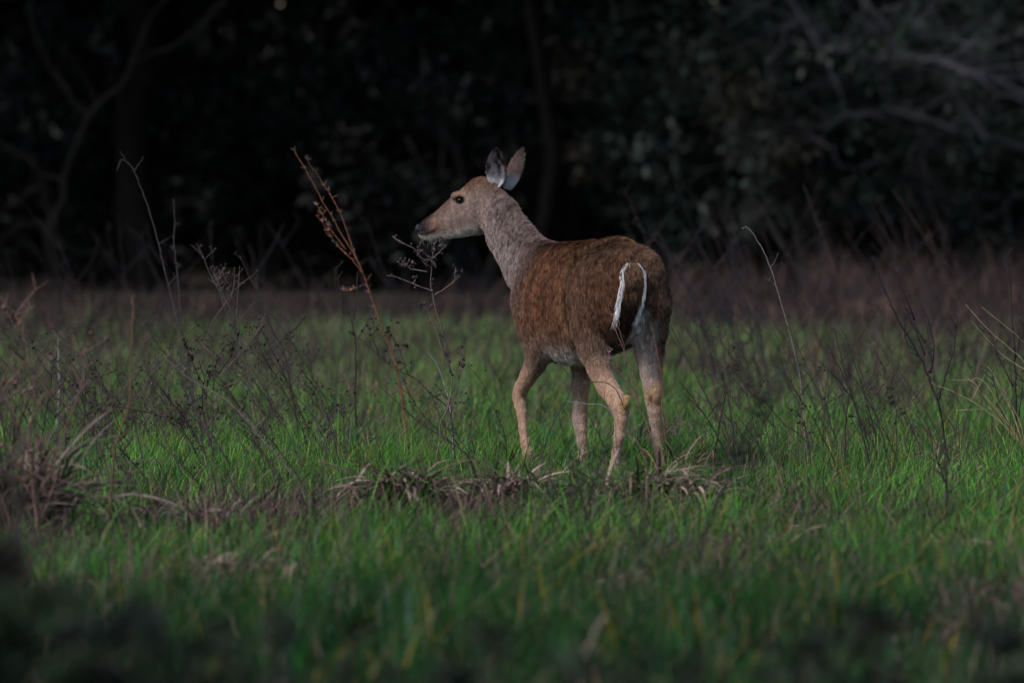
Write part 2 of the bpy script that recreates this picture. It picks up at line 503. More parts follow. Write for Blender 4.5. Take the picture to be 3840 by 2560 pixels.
def meadow():
    rng = np.random.default_rng(3)
    Vs, Fs, Cs, off = [], [[], []], [], 0
    def put(V, f, c):
        nonlocal off
        Vs.append(V); Cs.append(c)
        for g in f: Fs[0 if g.shape[1] == 4 else 1].append(g + off)
        off += len(V)
    for y0, y1, per, segs, wid, hm in ((16, 22, 800, 3, .0065, .13), (22, 29, 1250, 3, .0046, .115), (29, 39, 1750, 3, .0040, .112), (39, 50, 800, 2, .0055, .11), (50, 66, 280, 2, .009, .12)):
        X, Y = sample_xy(rng, y0, y1, per)
        bm = brown_mask(X, Y)
        keep = rng.random(len(X)) > bm * .82
        # tufted growth
        tuft = vnoise(X, Y, .16, 41)
        keep &= rng.random(len(X)) < .25 + 1.1 * tuft
        keep &= rng.random(len(X)) < sstep(65, 56, Y + 5 * (vnoise(X, Y, 1.1, 45) - .5))
        X, Y, bm = X[keep], Y[keep], bm[keep]; n = len(X)
        deer = np.exp(-(((X - .35) / .65) ** 4 + ((Y - 33.3) / 1.1) ** 4))
        H = hm * (.35 + .7 * vnoise(X, Y, .7, 51) + .75 * vnoise(X, Y, .22, 52)) * rng.uniform(.45, 1.6, n) * (1 - .6 * bm) * (1 - .58 * deer)
        tall = rng.random(n) < .015; H[tall] *= 1.6
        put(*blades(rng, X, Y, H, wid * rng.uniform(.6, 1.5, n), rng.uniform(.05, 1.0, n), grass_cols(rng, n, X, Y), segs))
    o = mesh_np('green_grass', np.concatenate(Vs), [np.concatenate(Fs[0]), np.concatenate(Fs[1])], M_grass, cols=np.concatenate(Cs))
    tag(o, 'fresh bright green grass covering the whole meadow floor', 'grass', kind='stuff')
    # dead litter between the green
    Vs.clear(); Fs[0].clear(); Fs[1].clear(); Cs.clear(); off = 0
    pal = np.array([(.115, .075, .070), (.070, .046, .044), (.20, .135, .105), (.030, .021, .021)])
    for y0, y1, per, segs, wid in ((16, 29, 800, 3, .0055), (29, 40, 1300, 3, .0042), (40, 56, 240, 2, .006)):
        X, Y = sample_xy(rng, y0, y1, per)
        bm = brown_mask(X, Y)
        keep = rng.random(len(X)) < .14 + bm * .86
        X, Y, bm = X[keep], Y[keep], bm[keep]; n = len(X)
        H = rng.uniform(.03, .13, n) * (.7 + .6 * bm); st = rng.random(n) < .16; H[st] *= 1.8; H *= 1 - .6 * np.exp(-(((X - .35) / .65) ** 4 + ((Y - 33.3) / 1.1) ** 4))
        put(*blades(rng, X, Y, H, wid * rng.uniform(.6, 1.5, n), np.where(st, .35, 1) * rng.uniform(.4, 2.4, n), pal[rng.integers(0, 4, n)] * rng.uniform(.6, 1.4, (n, 1)), segs))
    o = mesh_np('dead_litter', np.concatenate(Vs), [np.concatenate(Fs[0]), np.concatenate(Fs[1])], M_dry, cols=np.concatenate(Cs))
    tag(o, 'brown dead grass litter matted between the green blades', 'litter', kind='stuff')
    # tall dry stand before the wood
    Vs.clear(); Fs[0].clear(); Fs[1].clear(); Cs.clear(); off = 0
    pal = np.array([(.045, .030, .030), (.022, .017, .020), (.105, .062, .050), (.012, .010, .012)])
    for y0, y1, per, hh in ((46, 56, 32, .20), (56, 66, 170, .20), (66, 72, 170, .28), (72, 78, 130, .34)):
        X, Y = sample_xy(rng, y0, y1, per)
        t = X / (.06 * Y)
        right = sstep(-.35, .25, t)
        dens = (.42 + .58 * right) * sstep(.30, .62, vnoise(X, Y, .8, 61) + .15 * right)
        if y0 < 50: dens = dens * right
        keep = rng.random(len(X)) < dens
        X, Y = X[keep], Y[keep]; n = len(X)
        H = hh * (.2 + 1.0 * vnoise(X, Y, .6, 62) + .9 * vnoise(X, Y * .2, 1.3, 66) ** 2) * rng.uniform(.5, 1.5, n) * (.8 + .4 * sstep(.3, .9, X / (.06 * Y)))
        put(*blades(rng, X, Y, H, .009 * rng.uniform(.5, 1.4, n), rng.uniform(.1, .9, n), pal[rng.integers(0, 4, n)] * (.55 + .45 * sstep(-.4, .2, X / (.06 * Y)))[:, None] * (np.exp(rng.normal(size=n) * .5) * (.4 + 1.2 * vnoise(X, Y, .35, 64)))[:, None], 3))  # random colour spread stands in for shaded gaps here too
    o = mesh_np('dry_grass', np.concatenate(Vs), [np.concatenate(Fs[0]), np.concatenate(Fs[1])], M_dry, cols=np.concatenate(Cs))
    tag(o, 'tall mauve-brown dry grass standing between the meadow and the wood', 'dry grass', kind='stuff')
meadow()

def stalk_haze():
    rng = np.random.default_rng(17)
    Vs, Fs, Cs, off = [], [[], []], [], 0
    pal = np.array([(.065, .046, .046), (.040, .029, .030), (.12, .085, .07), (.022, .016, .017)])
    for y0, y1, per, hh in ((29, 40, 42, .20), (40, 62, 30, .34)):
        X, Y = sample_xy(rng, y0, y1, per)
        t = X / (.06 * Y)
        keep = rng.random(len(X)) < .25 + .75 * np.maximum(sstep(-.15, -.6, t), sstep(.35, .8, t))
        X, Y = X[keep], Y[keep]; n = len(X)
        V, f, c = blades(rng, X, Y, hh * rng.uniform(.4, 1.5, n), .0034 * rng.uniform(.6, 1.5, n) * (Y / 34), rng.uniform(.1, .8, n), pal[rng.integers(0, 4, n)] * rng.uniform(.6, 1.5, (n, 1)), 4)
        Vs.append(V); Cs.append(c)
        for g in f: Fs[0 if g.shape[1] == 4 else 1].append(g + off)
        off += len(V)
    o = mesh_np('dry_stalks', np.concatenate(Vs), [np.concatenate(Fs[0]), np.concatenate(Fs[1])], M_dry, cols=np.concatenate(Cs))
    tag(o, 'fine dry stalks sticking up everywhere above the green grass', 'dry stalks', kind='stuff')
stalk_haze()

# ------------------------------------------------------------------ dead grass tussocks
def tussock(px, py, wpx, hgt, label, seed, n=260, cols=None, curl=1.0, dz=0, wd=.0065, green=.12):
    rng = np.random.default_rng(seed)
    Y = gy_of(py); p = at(px, py, Y)
    R = wpx / 32000 * Y
    O = np.array([p.x, Y, float(ground_z(p.x, Y))])
    mb = MB()
    cols = np.array(cols if cols is not None else [(.21, .13, .105), (.12, .075, .065), (.30, .20, .16), (.05, .033, .032), (.40, .29, .24)])
    # humps inside the tussock
    hc = [(rng.uniform(-.75, .75) * R, rng.uniform(-.3, .3) * R, rng.uniform(.55, 1)) for _ in range(max(2, int(R * 14)))]
    for k in range(n):
        cx, cy, hs = hc[rng.integers(len(hc))]
        a = rng.uniform(0, 2 * math.pi)
        L = hgt * rng.uniform(1.0, 2.4) * hs
        d = np.array([math.cos(a), math.sin(a) * .8, 0])
        b = O + [cx, cy, 0] + rng.normal(size=3) * [.06, .07, 0]
        up = rng.uniform(.9, 1.45)
        m = 8; pts = []
        ang0 = rng.uniform(.9, 1.45); cur = rng.uniform(1.0, 3.4) * curl
        pos = b.copy(); th = ang0
        for i in range(m):
            pts.append(pos.copy())
            pos = pos + (d * math.cos(th) + np.array([0, 0, 1]) * math.sin(th)) * L / (m - 1)
            if pos[2] < O[2] + .012: pos[2] = O[2] + .012
            th -= cur / (m - 1) * rng.uniform(.5, 1.6)
        w = wd * 1.45 * rng.uniform(.5, 1.4) * np.array([.8, 1, 1, 1, .95, .8, .55, .1])
        sd_ = np.array([-d[1], d[0], rng.uniform(-.5, .8)]); sd_ /= np.linalg.norm(sd_)
        mb.ribbon(pts, w, sd_, cols[rng.integers(len(cols))] * rng.uniform(.5, 1.3) if rng.random() > green else np.array([.055, .14, .03]))
    o = mb.build('dead_tussock', M_dry, origin=O); o.location = O
    tag(o, label, 'tussock')
tussock(1640, 1945, 190, .155, 'mound of curled pinkish-brown dead grass in front of the deer, left of its legs', 11, 520)
tussock(1990, 1925, 120, .18, 'arching straw-brown dead grass tuft right below the deer\'s front hooves', 12, 230, curl=.8)
tussock(2440, 1950, 200, .15, 'wide dark dead grass tussock right below the deer\'s hind hooves', 13, 430, cols=[(.20, .14, .11), (.13, .09, .08), (.30, .22, .17), (.09, .065, .06)])
tussock(2530, 1840, 60, .11, 'small spiky red-brown tuft touching the deer\'s rear right hoof', 14, 90, cols=[(.22, .11, .08), (.30, .19, .14), (.13, .08, .07)], curl=.5)
tussock(1440, 1530, 120, .2, 'rusty round grass tussock in the green behind and left of the deer\'s chest', 15, 300, cols=[(.28, .17, .10), (.18, .11, .08), (.12, .08, .065), (.20, .2, .08)])
tussock(1390, 1690, 150, .10, 'low patch of mauve-brown matted grass left of the leafy dead stalk', 16, 260, cols=[(.19, .14, .135), (.12, .09, .085), (.25, .19, .17)])
tussock(1640, 1570, 90, .11, 'pinkish dead clump partly hidden behind the leafy dead stalk', 17, 160, cols=[(.26, .18, .17), (.17, .12, .11), (.11, .08, .08)])
tussock(970, 2150, 220, .075, 'blurred brown litter mound in the near meadow, lower left of centre', 18, 420, cols=[(.26, .18, .15), (.17, .12, .10), (.34, .26, .21)])
tussock(2740, 1660, 150, .09, 'mauve-brown matted patch right of the deer\'s hind legs', 19, 260, cols=[(.20, .15, .14), (.13, .10, .095), (.27, .2, .18)])
tussock(3580, 1820, 150, .09, 'tangled dark tussock at the foot of the branching dead shrub at right', 20, 260, cols=[(.17, .13, .12), (.11, .085, .08), (.27, .2, .15)])
tussock(660, 2000, 190, .10, 'dark brown fallen clump in the shaded grass at lower left', 21, 300, cols=[(.15, .10, .09), (.10, .07, .065), (.22, .16, .14)])
tussock(80, 2020, 150, .26, 'big dark tangled thicket tussock cut by the left edge', 22, 520, cols=[(.12, .085, .075), (.08, .06, .055), (.20, .15, .13)], curl=.6)
tussock(3050, 2015, 110, .06, 'small brown tuft in the green at right, below the leaning dark stalk', 23, 130)
tussock(2330, 2240, 60, .07, 'small blurred brown tuft low in the near grass below the deer', 24, 90)
tussock(1180, 2200, 110, .09, 'low rusty-brown tuft blurred in the near grass left of centre', 29, 200)
tussock(860, 1640, 120, .13, 'brown matted tuft among the dead weeds of the left meadow', 30, 220, cols=[(.17, .12, .115), (.10, .07, .07), (.24, .18, .16)])
tussock(2250, 1690, 90, .08, 'pinkish-brown matted tuft behind and between the deer\'s legs', 31, 150, cols=[(.22, .16, .155), (.13, .09, .09)])
tussock(3650, 2110, 120, .09, 'brown tuft blurred in the near grass at far right', 32, 200)
tussock(2800, 2080, 110, .09, 'dull brown tuft in the near grass right of the plume\'s foot', 33, 200)
tussock(1080, 1960, 90, .05, 'flattened straw tuft left of the curled brown mound', 25, 120)
tussock(3270, 1225, 40, .26, 'clay-red blurred clump of dry grass far behind at right', 26, 320, cols=[(.30, .17, .13), (.22, .13, .10), (.16, .10, .085)], wd=.009, green=0)
tussock(3180, 2420, 220, .06, 'dim brown tuft deep in the blur at the bottom right', 27, 200, cols=[(.14, .10, .09), (.10, .075, .07)])
tussock(2050, 2560, 260, .09, 'dark brown heap blurred at the bottom edge below the deer', 28, 330, cols=[(.085, .06, .055), (.06, .045, .04), (.14, .10, .09)])

# ------------------------------------------------------------------ dead weeds
def densify(P, k, amp, rng):
    P = [np.array(tuple(p), float) for p in P]
    out = []
    n = len(P)
    for i in range(n - 1):
        p0 = P[max(i - 1, 0)]; p1 = P[i]; p2 = P[i + 1]; p3 = P[min(i + 2, n - 1)]
        for j in range(k):
            t = j / k
            out.append(.5 * ((2 * p1) + (-p0 + p2) * t + (2 * p0 - 5 * p1 + 4 * p2 - p3) * t * t + (-p0 + 3 * p1 - 3 * p2 + p3) * t ** 3) + rng.normal(size=3) * amp)
    out.append(P[-1])
    return out

BLACK = (.035, .026, .027); DUN = (.070, .048, .045); GREY = (.26, .22, .20); STRAW = (.38, .28, .17); RUST = (.26, .095, .05); MAUVE = (.095, .068, .070)

def weed(name, label, lines, Y, seed, col=DUN, r=.0025, cat='dead weed', twigs=0, twig_len=.06, seeds=0, seed_r=.006, seed_col=None, leaves=0, fluff=0, group=None, seedname='seed_head'):
    """lines: first is the main stem from top to foot, others fork from it; all as lines of sight at distance Y"""
    rng = np.random.default_rng(seed)
    seed_col = seed_col or tuple(c * .7 for c in col)
    stems = []
    main = [np.array(at(x, y, Y)) for x, y in lines[0]]
    foot = main[-1].copy(); gz = float(ground_z(foot[0], foot[1]))
    if foot[2] > gz + .01:
        foot2 = foot.copy(); foot2[2] = gz - .02; main.append(foot2)
    else: main[-1][2] = min(main[-1][2], gz - .01)
    O = np.array([main[-1][0], main[-1][1], gz])
    root = empty(name, O); tag(root, label, cat, group)
    for li, pl in enumerate([None] + list(lines[1:])):
        P = main if li == 0 else [np.array(at(x, y, Y)) + (rng.normal(size=3) * [0, .01, 0]) for x, y in pl]
        Q = densify(P, 4, r * .35, rng)
        if li == 0: rr = np.linspace(r * .45, r * 1.1, len(Q))
        else: rr = np.linspace(r * .35, r * .7, len(Q)) if P[0][2] > P[-1][2] else np.linspace(r * .7, r * .35, len(Q))
        mb = MB(); mb.tube(Q, rr, 4, col, .3, rng); mb.build('stem' if li == 0 else 'branch', M_stem, root, origin=O)
        stems.append(Q)
    tips = []
    if twigs:
        tb = MB()
        for k in range(twigs):
            Q = stems[rng.integers(len(stems))]
            lo = 0; hi = int(len(Q) * .75)
            i = rng.integers(lo, max(hi, 1)); q = Q[i]
            sgn = rng.choice([-1, 1]); L = twig_len * rng.uniform(.4, 1.4)
            e = q + np.array([sgn * rng.uniform(.3, .9), rng.normal() * .3, rng.uniform(.3, 1.0)]) * L
            tw = wander(q, e, 4, L * .05, rng)
            tb.tube(tw, np.linspace(r * .5, r * .25, 4), 3, col)
            tips.append(e)
            if rng.random() < .6:
                e2 = tw[2] + np.array([-sgn * rng.uniform(.1, .6), 0, rng.uniform(.3, .8)]) * L * .5
                tb.tube([tw[2], e2], [r * .35, r * .2], 3, col); tips.append(e2)
        tb.build('twig', M_stem, root, origin=O)['kind'] = 'stuff'
    if seeds:
        sb = MB()
        for k in range(seeds):
            if tips and k < len(tips): p = tips[k]
            else:
                Q = stems[rng.integers(len(stems))]; p = Q[rng.integers(0, max(1, int(len(Q) * .6)))] + rng.normal(size=3) * seed_r * .8
            sb.blob(p, seed_r * rng.uniform(.5, 1.2), np.array(seed_col) * rng.uniform(.7, 1.3), rng.normal(size=3), rng.uniform(1, 1.8), rng)
        sb.build(seedname, M_stem, root, origin=O)['kind'] = 'stuff'
    if fluff:
        fb = MB()
        for k in range(fluff):
            Q = stems[rng.integers(len(stems))]; p = Q[rng.integers(0, max(1, int(len(Q) * .62)))]
            for m in range(5):
                d = rng.normal(size=3); d[2] = abs(d[2]) + .3; d /= np.linalg.norm(d)
                L = rng.uniform(.010, .030)
                fb.ribbon([p, p + d * L * .5, p + d * L + [0, 0, -.002]], [.0012, .0035, .0006], [.8, .2, .5], np.array(seed_col) * rng.uniform(.7, 1.3))
        fb.build('fluffy_tuft', M_dry, root, origin=O)['kind'] = 'stuff'
    if leaves:
        for k in range(leaves):
            Q = stems[rng.integers(len(stems))]; p = Q[rng.integers(int(len(Q) * .15), max(2, int(len(Q) * .9)))]
            lb = MB(); L = rng.uniform(.015, .035); s_ = rng.choice([-1, 1])
            d = np.array([s_ * rng.uniform(.3, 1), rng.normal() * .4, rng.uniform(-.9, .3)])
            pts = [p, p + d * L * .4 + [0, 0, .004], p + d * L * .75 - [0, 0, .002], p + d * L * .9 - [0, 0, .012]]
            sd_ = np.array([-d[2], .3, d[0]]); sd_ /= np.linalg.norm(sd_)
            lb.ribbon(pts, [.003, .013, .011, .003], sd_, np.array(BLACK) * rng.uniform(.7, 1.5))
            lb.build('curled_leaf', M_stem, root, origin=O)
    return root

W = weed
FR = 33.35
W('broomsedge', 'tall rust-orange grass stalk leaning left of the deer\'s nose with fluffy seed tufts', [
    [(1105, 567), (1159, 660), (1211, 755), (1268, 857), (1325, 950), (1364, 1030), (1396, 1125), (1434, 1234), (1472, 1330), (1500, 1450), (1520, 1600)],
    [(1153, 599), (1217, 698), (1274, 793), (1325, 934), (1364, 1030)], [(1210, 832), (1255, 908), (1319, 972), (1364, 1030)],
    [(1190, 770), (1235, 850), (1300, 940)], [(1290, 1090), (1330, 1083), (1366, 1066)]], 37.0, 1, (.21, .085, .05), .0040, 'dead grass stalk', twigs=20, twig_len=.025, fluff=42, seed_col=(.25, .16, .13))
W('umbel_weed', 'dead stalk with a pale forked umbel just under the deer\'s chin', [
    [(1622, 969), (1619, 1010), (1616, 1055), (1628, 1138), (1657, 1234), (1676, 1329), (1695, 1425), (1683, 1519), (1652, 1586), (1647, 1657), (1626, 1785)],
    [(1561, 924), (1592, 950), (1622, 969)], [(1574, 975), (1598, 975), (1622, 969)], [(1670, 924), (1648, 945), (1622, 969)], [(1628, 908), (1626, 940), (1622, 969)],
    [(1500, 994), (1545, 1008), (1603, 1020)], [(1734, 1010), (1712, 1045), (1680, 1072), (1631, 1106)], [(1710, 998), (1705, 1040)], [(1470, 885), (1500, 905), (1560, 940), (1600, 1000)],
    [(1450, 1030), (1530, 1055), (1600, 1085), (1622, 1090)], [(1740, 1290), (1728, 1380), (1715, 1450), (1690, 1500)], [(1580, 1130), (1610, 1180), (1650, 1290), (1690, 1400)]],
    FR, 2, (.15, .11, .105), .0036, 'dead weed', twigs=26, twig_len=.035, seeds=70, seed_r=.0065, seed_col=(.07, .048, .05), leaves=22)
W('bleached_weed', 'bleached whitish broken stem beside the leafy dead stalk', [[(1600, 1313), (1640, 1370), (1665, 1440), (1690, 1530), (1700, 1700)]], 34.6, 3, (.30, .27, .28), .003, 'dead stem')
W('leafy_dead_stalk', 'black stalk hung with curled dead leaves rising in the left meadow', [
    [(746, 1357), (765, 1415), (759, 1470), (759, 1529), (778, 1612), (800, 1700), (830, 1850)], [(855, 1281), (816, 1344), (790, 1410), (772, 1459)],
    [(900, 1240), (870, 1330), (820, 1400)], [(700, 1290), (730, 1380), (765, 1440)]], 34.2, 4, BLACK, .0034, 'dead weed', twigs=14, twig_len=.05, seeds=26, seed_r=.006, leaves=24)
W('leafy_dead_stalk', 'shorter dark stalk with curled leaves bending left, beside the tall black leafy stalk', [
    [(580, 1466), (610, 1500), (638, 1548), (689, 1612), (720, 1700), (790, 1830)], [(690, 1540), (670, 1580), (640, 1590)]], 34.0, 5, BLACK, .0032, 'dead weed', twigs=8, seeds=14, leaves=14)
W('forked_weed', 'upright dark forked stem standing alone left of the rusty tussock', [
    [(1262, 1004), (1268, 1060), (1287, 1144), (1314, 1191), (1333, 1287), (1333, 1400), (1333, 1520), (1336, 1640)], [(1256, 1006), (1262, 1080), (1290, 1180)], [(1400, 1130), (1380, 1200), (1340, 1275)], [(1342, 1020), (1338, 1100), (1326, 1200)]],
    36.6, 6, (.045, .033, .034), .004, 'dead stem', twigs=6, twig_len=.04)
W('dotted_spray', 'low arching spray dotted with black seed balls left of the leafy stalk base', [
    [(1300, 1240), (1350, 1270), (1420, 1330), (1500, 1390), (1560, 1420), (1620, 1480), (1680, 1530), (1700, 1640), (1705, 1760)], [(1450, 1230), (1490, 1290), (1530, 1400)], [(1385, 1240), (1420, 1330)]],
    34.2, 7, (.05, .035, .036), .0028, 'dead weed', twigs=18, twig_len=.05, seeds=44, seed_r=.006, seed_col=BLACK)
W('twiggy_weed', 'long diagonal twiggy weed lying across the grass left of the deer\'s front hoof', [
    [(1430, 1450), (1504, 1524), (1575, 1586), (1657, 1637), (1734, 1688), (1810, 1744), (1850, 1790)], [(1500, 1400), (1560, 1520), (1640, 1610), (1700, 1665)], [(1690, 1500), (1700, 1600), (1760, 1700)],
    [(1790, 1550), (1760, 1600), (1780, 1700)], [(1620, 1480), (1650, 1560), (1720, 1670)]], 33.9, 8, DUN, .0034, 'dead weed', twigs=34, twig_len=.10, seeds=36, seed_r=.0042, seed_col=BLACK)
W('thin_weed', 'thin beaded stem rising just left of the deer\'s raised front leg', [[(1775, 1390), (1810, 1440), (1860, 1550), (1890, 1620), (1900, 1700), (1905, 1790)]], 34.0, 9, BLACK, .002, 'dead weed', twigs=8, twig_len=.03, seeds=10, seed_r=.004)
W('wiry_weed', 'black wiry stem under the deer\'s belly with a pale hoop arching over its hind leg', [
    [(2080, 1335), (2118, 1385), (2142, 1417), (2137, 1468), (2110, 1520), (2081, 1570), (2055, 1630), (2040, 1683), (2020, 1800)],
    [(2137, 1468), (2170, 1445), (2208, 1433), (2269, 1433), (2305, 1455), (2325, 1490), (2336, 1519)]], 33.2, 10, (.06, .05, .055), .0028, 'dead stem')
W('pale_weed', 'pale level twig crossing the deer\'s far front leg', [[(2104, 1504), (2160, 1507), (2210, 1515), (2260, 1519), (2300, 1560), (2310, 1650), (2320, 1800)]], 33.5, 11, GREY, .0024, 'dead stem')
W('wiry_weed', 'dark thin stem with a hooked fork between the deer\'s front and hind legs', [[(2203, 1545), (2230, 1600), (2259, 1657), (2280, 1708), (2290, 1830)], [(2303, 1610), (2285, 1640), (2259, 1657)]], 33.3, 12, BLACK, .0026, 'dead stem')
W('fluffy_weed', 'reddish stem with pale fluffy seeds in front of the deer\'s hind leg', [
    [(2280, 1150), (2310, 1240), (2345, 1330), (2370, 1420), (2395, 1510), (2430, 1600), (2460, 1700), (2480, 1840)], [(2300, 1180), (2330, 1260), (2350, 1340), (2390, 1450)], [(2285, 1330), (2310, 1380), (2350, 1430), (2400, 1520)], [(2330, 1465), (2370, 1480), (2400, 1530)]],
    32.6, 13, (.22, .11, .10), .0026, 'dead weed', twigs=20, twig_len=.03, seeds=16, seed_r=.0042, seed_col=(.26, .19, .19))
W('red_weed', 'slim red-brown stem passing in front of the deer\'s rear right leg', [[(2445, 1210), (2460, 1300), (2480, 1400), (2482, 1469), (2486, 1552), (2505, 1718), (2512, 1850)], [(2400, 1680), (2440, 1720), (2480, 1790)]], 32.8, 14, (.20, .075, .06), .003, 'dead stem')
W('arching_grass_stalk', 'tall pale stem with hooked tip standing alone right of the deer', [
    [(2784, 859), (2794, 851), (2812, 862), (2829, 884), (2861, 940), (2889, 1003), (2917, 1094), (2944, 1191), (2982, 1332), (3008, 1478), (3014, 1574), (3036, 1791)]], 34.3, 15, (.19, .165, .15), .0030, 'dead stem', twigs=2)
W('leaning_stalk', 'short straight black stalk leaning right beside the mauve patch', [[(2727, 1450), (2712, 1520), (2701, 1574), (2685, 1660), (2673, 1727), (2660, 1820)]], 33.8, 16, BLACK, .0042, 'dead stem')
W('leaning_stalk', 'slightly bent dark stalk with a chewed pale tip in the right meadow', [[(3199, 1440), (3185, 1490), (3173, 1548), (3170, 1670), (3180, 1810)]], 33.8, 17, (.05, .034, .034), .0042, 'dead stem')
W('branching_shrub', 'bare dark branching shrub rising highest in the right meadow', [
    [(3275, 961), (3288, 1019), (3326, 1108), (3371, 1204), (3435, 1312), (3480, 1408), (3518, 1510), (3537, 1600), (3548, 1700), (3556, 1820)],
    [(3460, 1159), (3485, 1210), (3499, 1274), (3499, 1357), (3480, 1395)], [(3390, 1210), (3397, 1280), (3435, 1312)], [(3397, 1153), (3422, 1210), (3460, 1270), (3492, 1338), (3490, 1400)],
    [(3550, 1166), (3582, 1223), (3575, 1306), (3537, 1434), (3518, 1504)], [(3590, 1190), (3582, 1260)], [(3420, 1180), (3440, 1260), (3470, 1330)], [(3350, 1010), (3390, 1100), (3430, 1200)]],
    33.9, 18, (.035, .025, .03), .0048, 'dead shrub', twigs=46, twig_len=.03, seeds=20, seed_r=.0035)
W('seedy_weed', 'arching seedy weed running diagonally from upper left in the right meadow', [
    [(2640, 1250), (2695, 1274), (2772, 1376), (2848, 1472), (2925, 1574), (3014, 1644), (3065, 1746), (3097, 1850)], [(2830, 1470), (2850, 1530), (2900, 1600)], [(2990, 1540), (3020, 1600), (3030, 1680)]],
    34.1, 19, DUN, .0032, 'dead weed', twigs=26, twig_len=.05, seeds=40, seed_r=.0052, seed_col=BLACK)
W('seedy_weed', 'drooping seedy twig with dense dark heads left of the branching shrub', [
    [(3260, 1472), (3333, 1510), (3390, 1561), (3435, 1638), (3467, 1708), (3480, 1830)], [(3340, 1440), (3355, 1520), (3390, 1600)]], 33.9, 20, (.08, .055, .055), .0026, 'dead weed', twigs=22, twig_len=.035, seeds=46, seed_r=.0045, seed_col=BLACK)
W('crossing_weed', 'brown leaning stem crossing another to make a V in the right meadow', [[(3199, 1478), (3244, 1593), (3282, 1695), (3305, 1850)], [(3370, 1500), (3350, 1640), (3325, 1740), (3308, 1830)]], 33.6, 21, (.09, .058, .052), .0036, 'dead stem', twigs=6)
W('thin_weed', 'dead thin weed with star-shaped dry bracts between the pale stem and the deer', [[(2830, 1460), (2860, 1560), (2890, 1680), (2915, 1850)], [(2890, 1440), (2900, 1540), (2895, 1650)]], 34.0, 22, (.07, .05, .05), .002, 'dead weed', twigs=14, twig_len=.05, seeds=14, seed_r=.0045, seed_col=BLACK)
straws = [[(3492, 1434), (3640, 1500), (3760, 1590), (3850, 1700), (3880, 1830)]]
for k, (a, b) in enumerate([((3626, 1415), (3700, 1490)), ((3560, 1424), (3700, 1440)), ((3696, 1400), (3640, 1510)), ((3590, 1540), (3730, 1530)), ((3700, 1370), (3780, 1500)), ((3730, 1420), (3800, 1560)),
                            ((3680, 1480), (3790, 1600)), ((3640, 1440), (3760, 1560)), ((3760, 1450), (3830, 1600)), ((3700, 1520), (3800, 1640))]):
    straws.append([a, ((a[0] + b[0]) / 2, (a[1] + b[1]) / 2 - 6), b, (3845, 1690)] if k not in (2, 3) else [a, b])
W('straw_bundle', 'fan of pale golden straws spreading from the right edge', straws, 33.7, 23, STRAW, .0022, 'straw clump')
W('straw_bundle', 'few long golden straws high at the right edge above the fan', [[(3620, 1140), (3700, 1230), (3780, 1300), (3850, 1370), (3900, 1500), (3930, 1820)], [(3680, 1150), (3780, 1230), (3870, 1310)], [(3640, 1200), (3760, 1330), (3870, 1400)]], 33.9, 24, STRAW, .0022, 'straw clump')
W('straw_bundle', 'fallen straws lying low at the foot of the branching shrub', [[(3384, 1695), (3470, 1730), (3560, 1760), (3645, 1800)], [(3300, 1740), (3420, 1700), (3560, 1690)], [(3450, 1700), (3600, 1790)]], 33.8, 25, (.28, .19, .14), .003, 'straw clump')
W('dark_sapling', 'dark twiggy upright sapling at the right edge behind the golden straws', [
    [(3775, 960), (3790, 1100), (3805, 1319), (3808, 1500), (3811, 1765), (3812, 1850)], [(3700, 1200), (3740, 1330), (3800, 1450)], [(3850, 1100), (3830, 1250), (3806, 1350)], [(3720, 1400), (3760, 1550), (3810, 1650)], [(3835, 1430), (3820, 1560)]],
    33.9, 26, (.04, .028, .032), .0044, 'dead shrub', twigs=46, twig_len=.05)
W('upright_weed', 'dark thick upright stem blurred in front of the branching shrub foot', [[(3556, 1670), (3552, 1760), (3550, 1850), (3552, 1960), (3556, 2080)], [(3500, 1690), (3530, 1760), (3551, 1830)]], 29.2, 27, (.05, .04, .04), .006, 'dead stem', twigs=16, twig_len=.06)
# left meadow
W('tall_weed', 'tall bare hooked stem against the black wood at left', [[(440, 640), (456, 600), (490, 620), (516, 673), (550, 760), (582, 863), (605, 960), (624, 1038), (660, 1180), (700, 1330), (730, 1500)]], 37.8, 31, (.075, .062, .066), .0032, 'dead stem', twigs=4)
W('tall_weed', 'straight upright stem with small nodes right of the hooked stem', [[(650, 743), (655, 830), (652, 912), (660, 980), (666, 1038), (680, 1200), (700, 1500)]], 37.8, 32, (.075, .062, .066), .003, 'dead stem', twigs=10, twig_len=.02, seeds=8, seed_r=.005)
W('tall_weed', 'medium upright stem with side twigs right of the two tall bare stems', [[(736, 912), (760, 960), (786, 1024), (821, 1094), (860, 1200), (905, 1340), (960, 1560)], [(880, 1000), (875, 1080), (850, 1150)]], 36.6, 33, (.10, .078, .075), .0032, 'dead weed', twigs=16, twig_len=.06, seeds=18, seed_r=.006)
W('umbrella_weed', 'wide umbrella-topped dead weed in front of the dark wood, left meadow', [
    [(899, 1000), (893, 1096), (887, 1210), (912, 1306), (938, 1415), (982, 1568), (1000, 1700)], [(800, 1020), (830, 1090), (887, 1210)], [(870, 1060), (850, 1130), (800, 1200), (770, 1290), (750, 1380)], [(960, 1250), (925, 1300), (860, 1370), (820, 1420)], [(660, 1190), (720, 1260), (800, 1330), (870, 1400), (930, 1480)]],
    34.6, 34, (.12, .085, .08), .0028, 'dead weed', twigs=40, twig_len=.07, seeds=60, seed_r=.0055, seed_col=(.07, .05, .05))
W('tall_weed', 'dark arching stem between the umbrella-topped weed and the rusty stalk', [[(957, 1051), (985, 1140), (1020, 1236), (1060, 1310), (1085, 1420), (1110, 1560), (1120, 1640)], [(900, 960), (930, 1030), (970, 1100)]], 36.0, 35, (.05, .038, .04), .0038, 'dead stem', twigs=5)
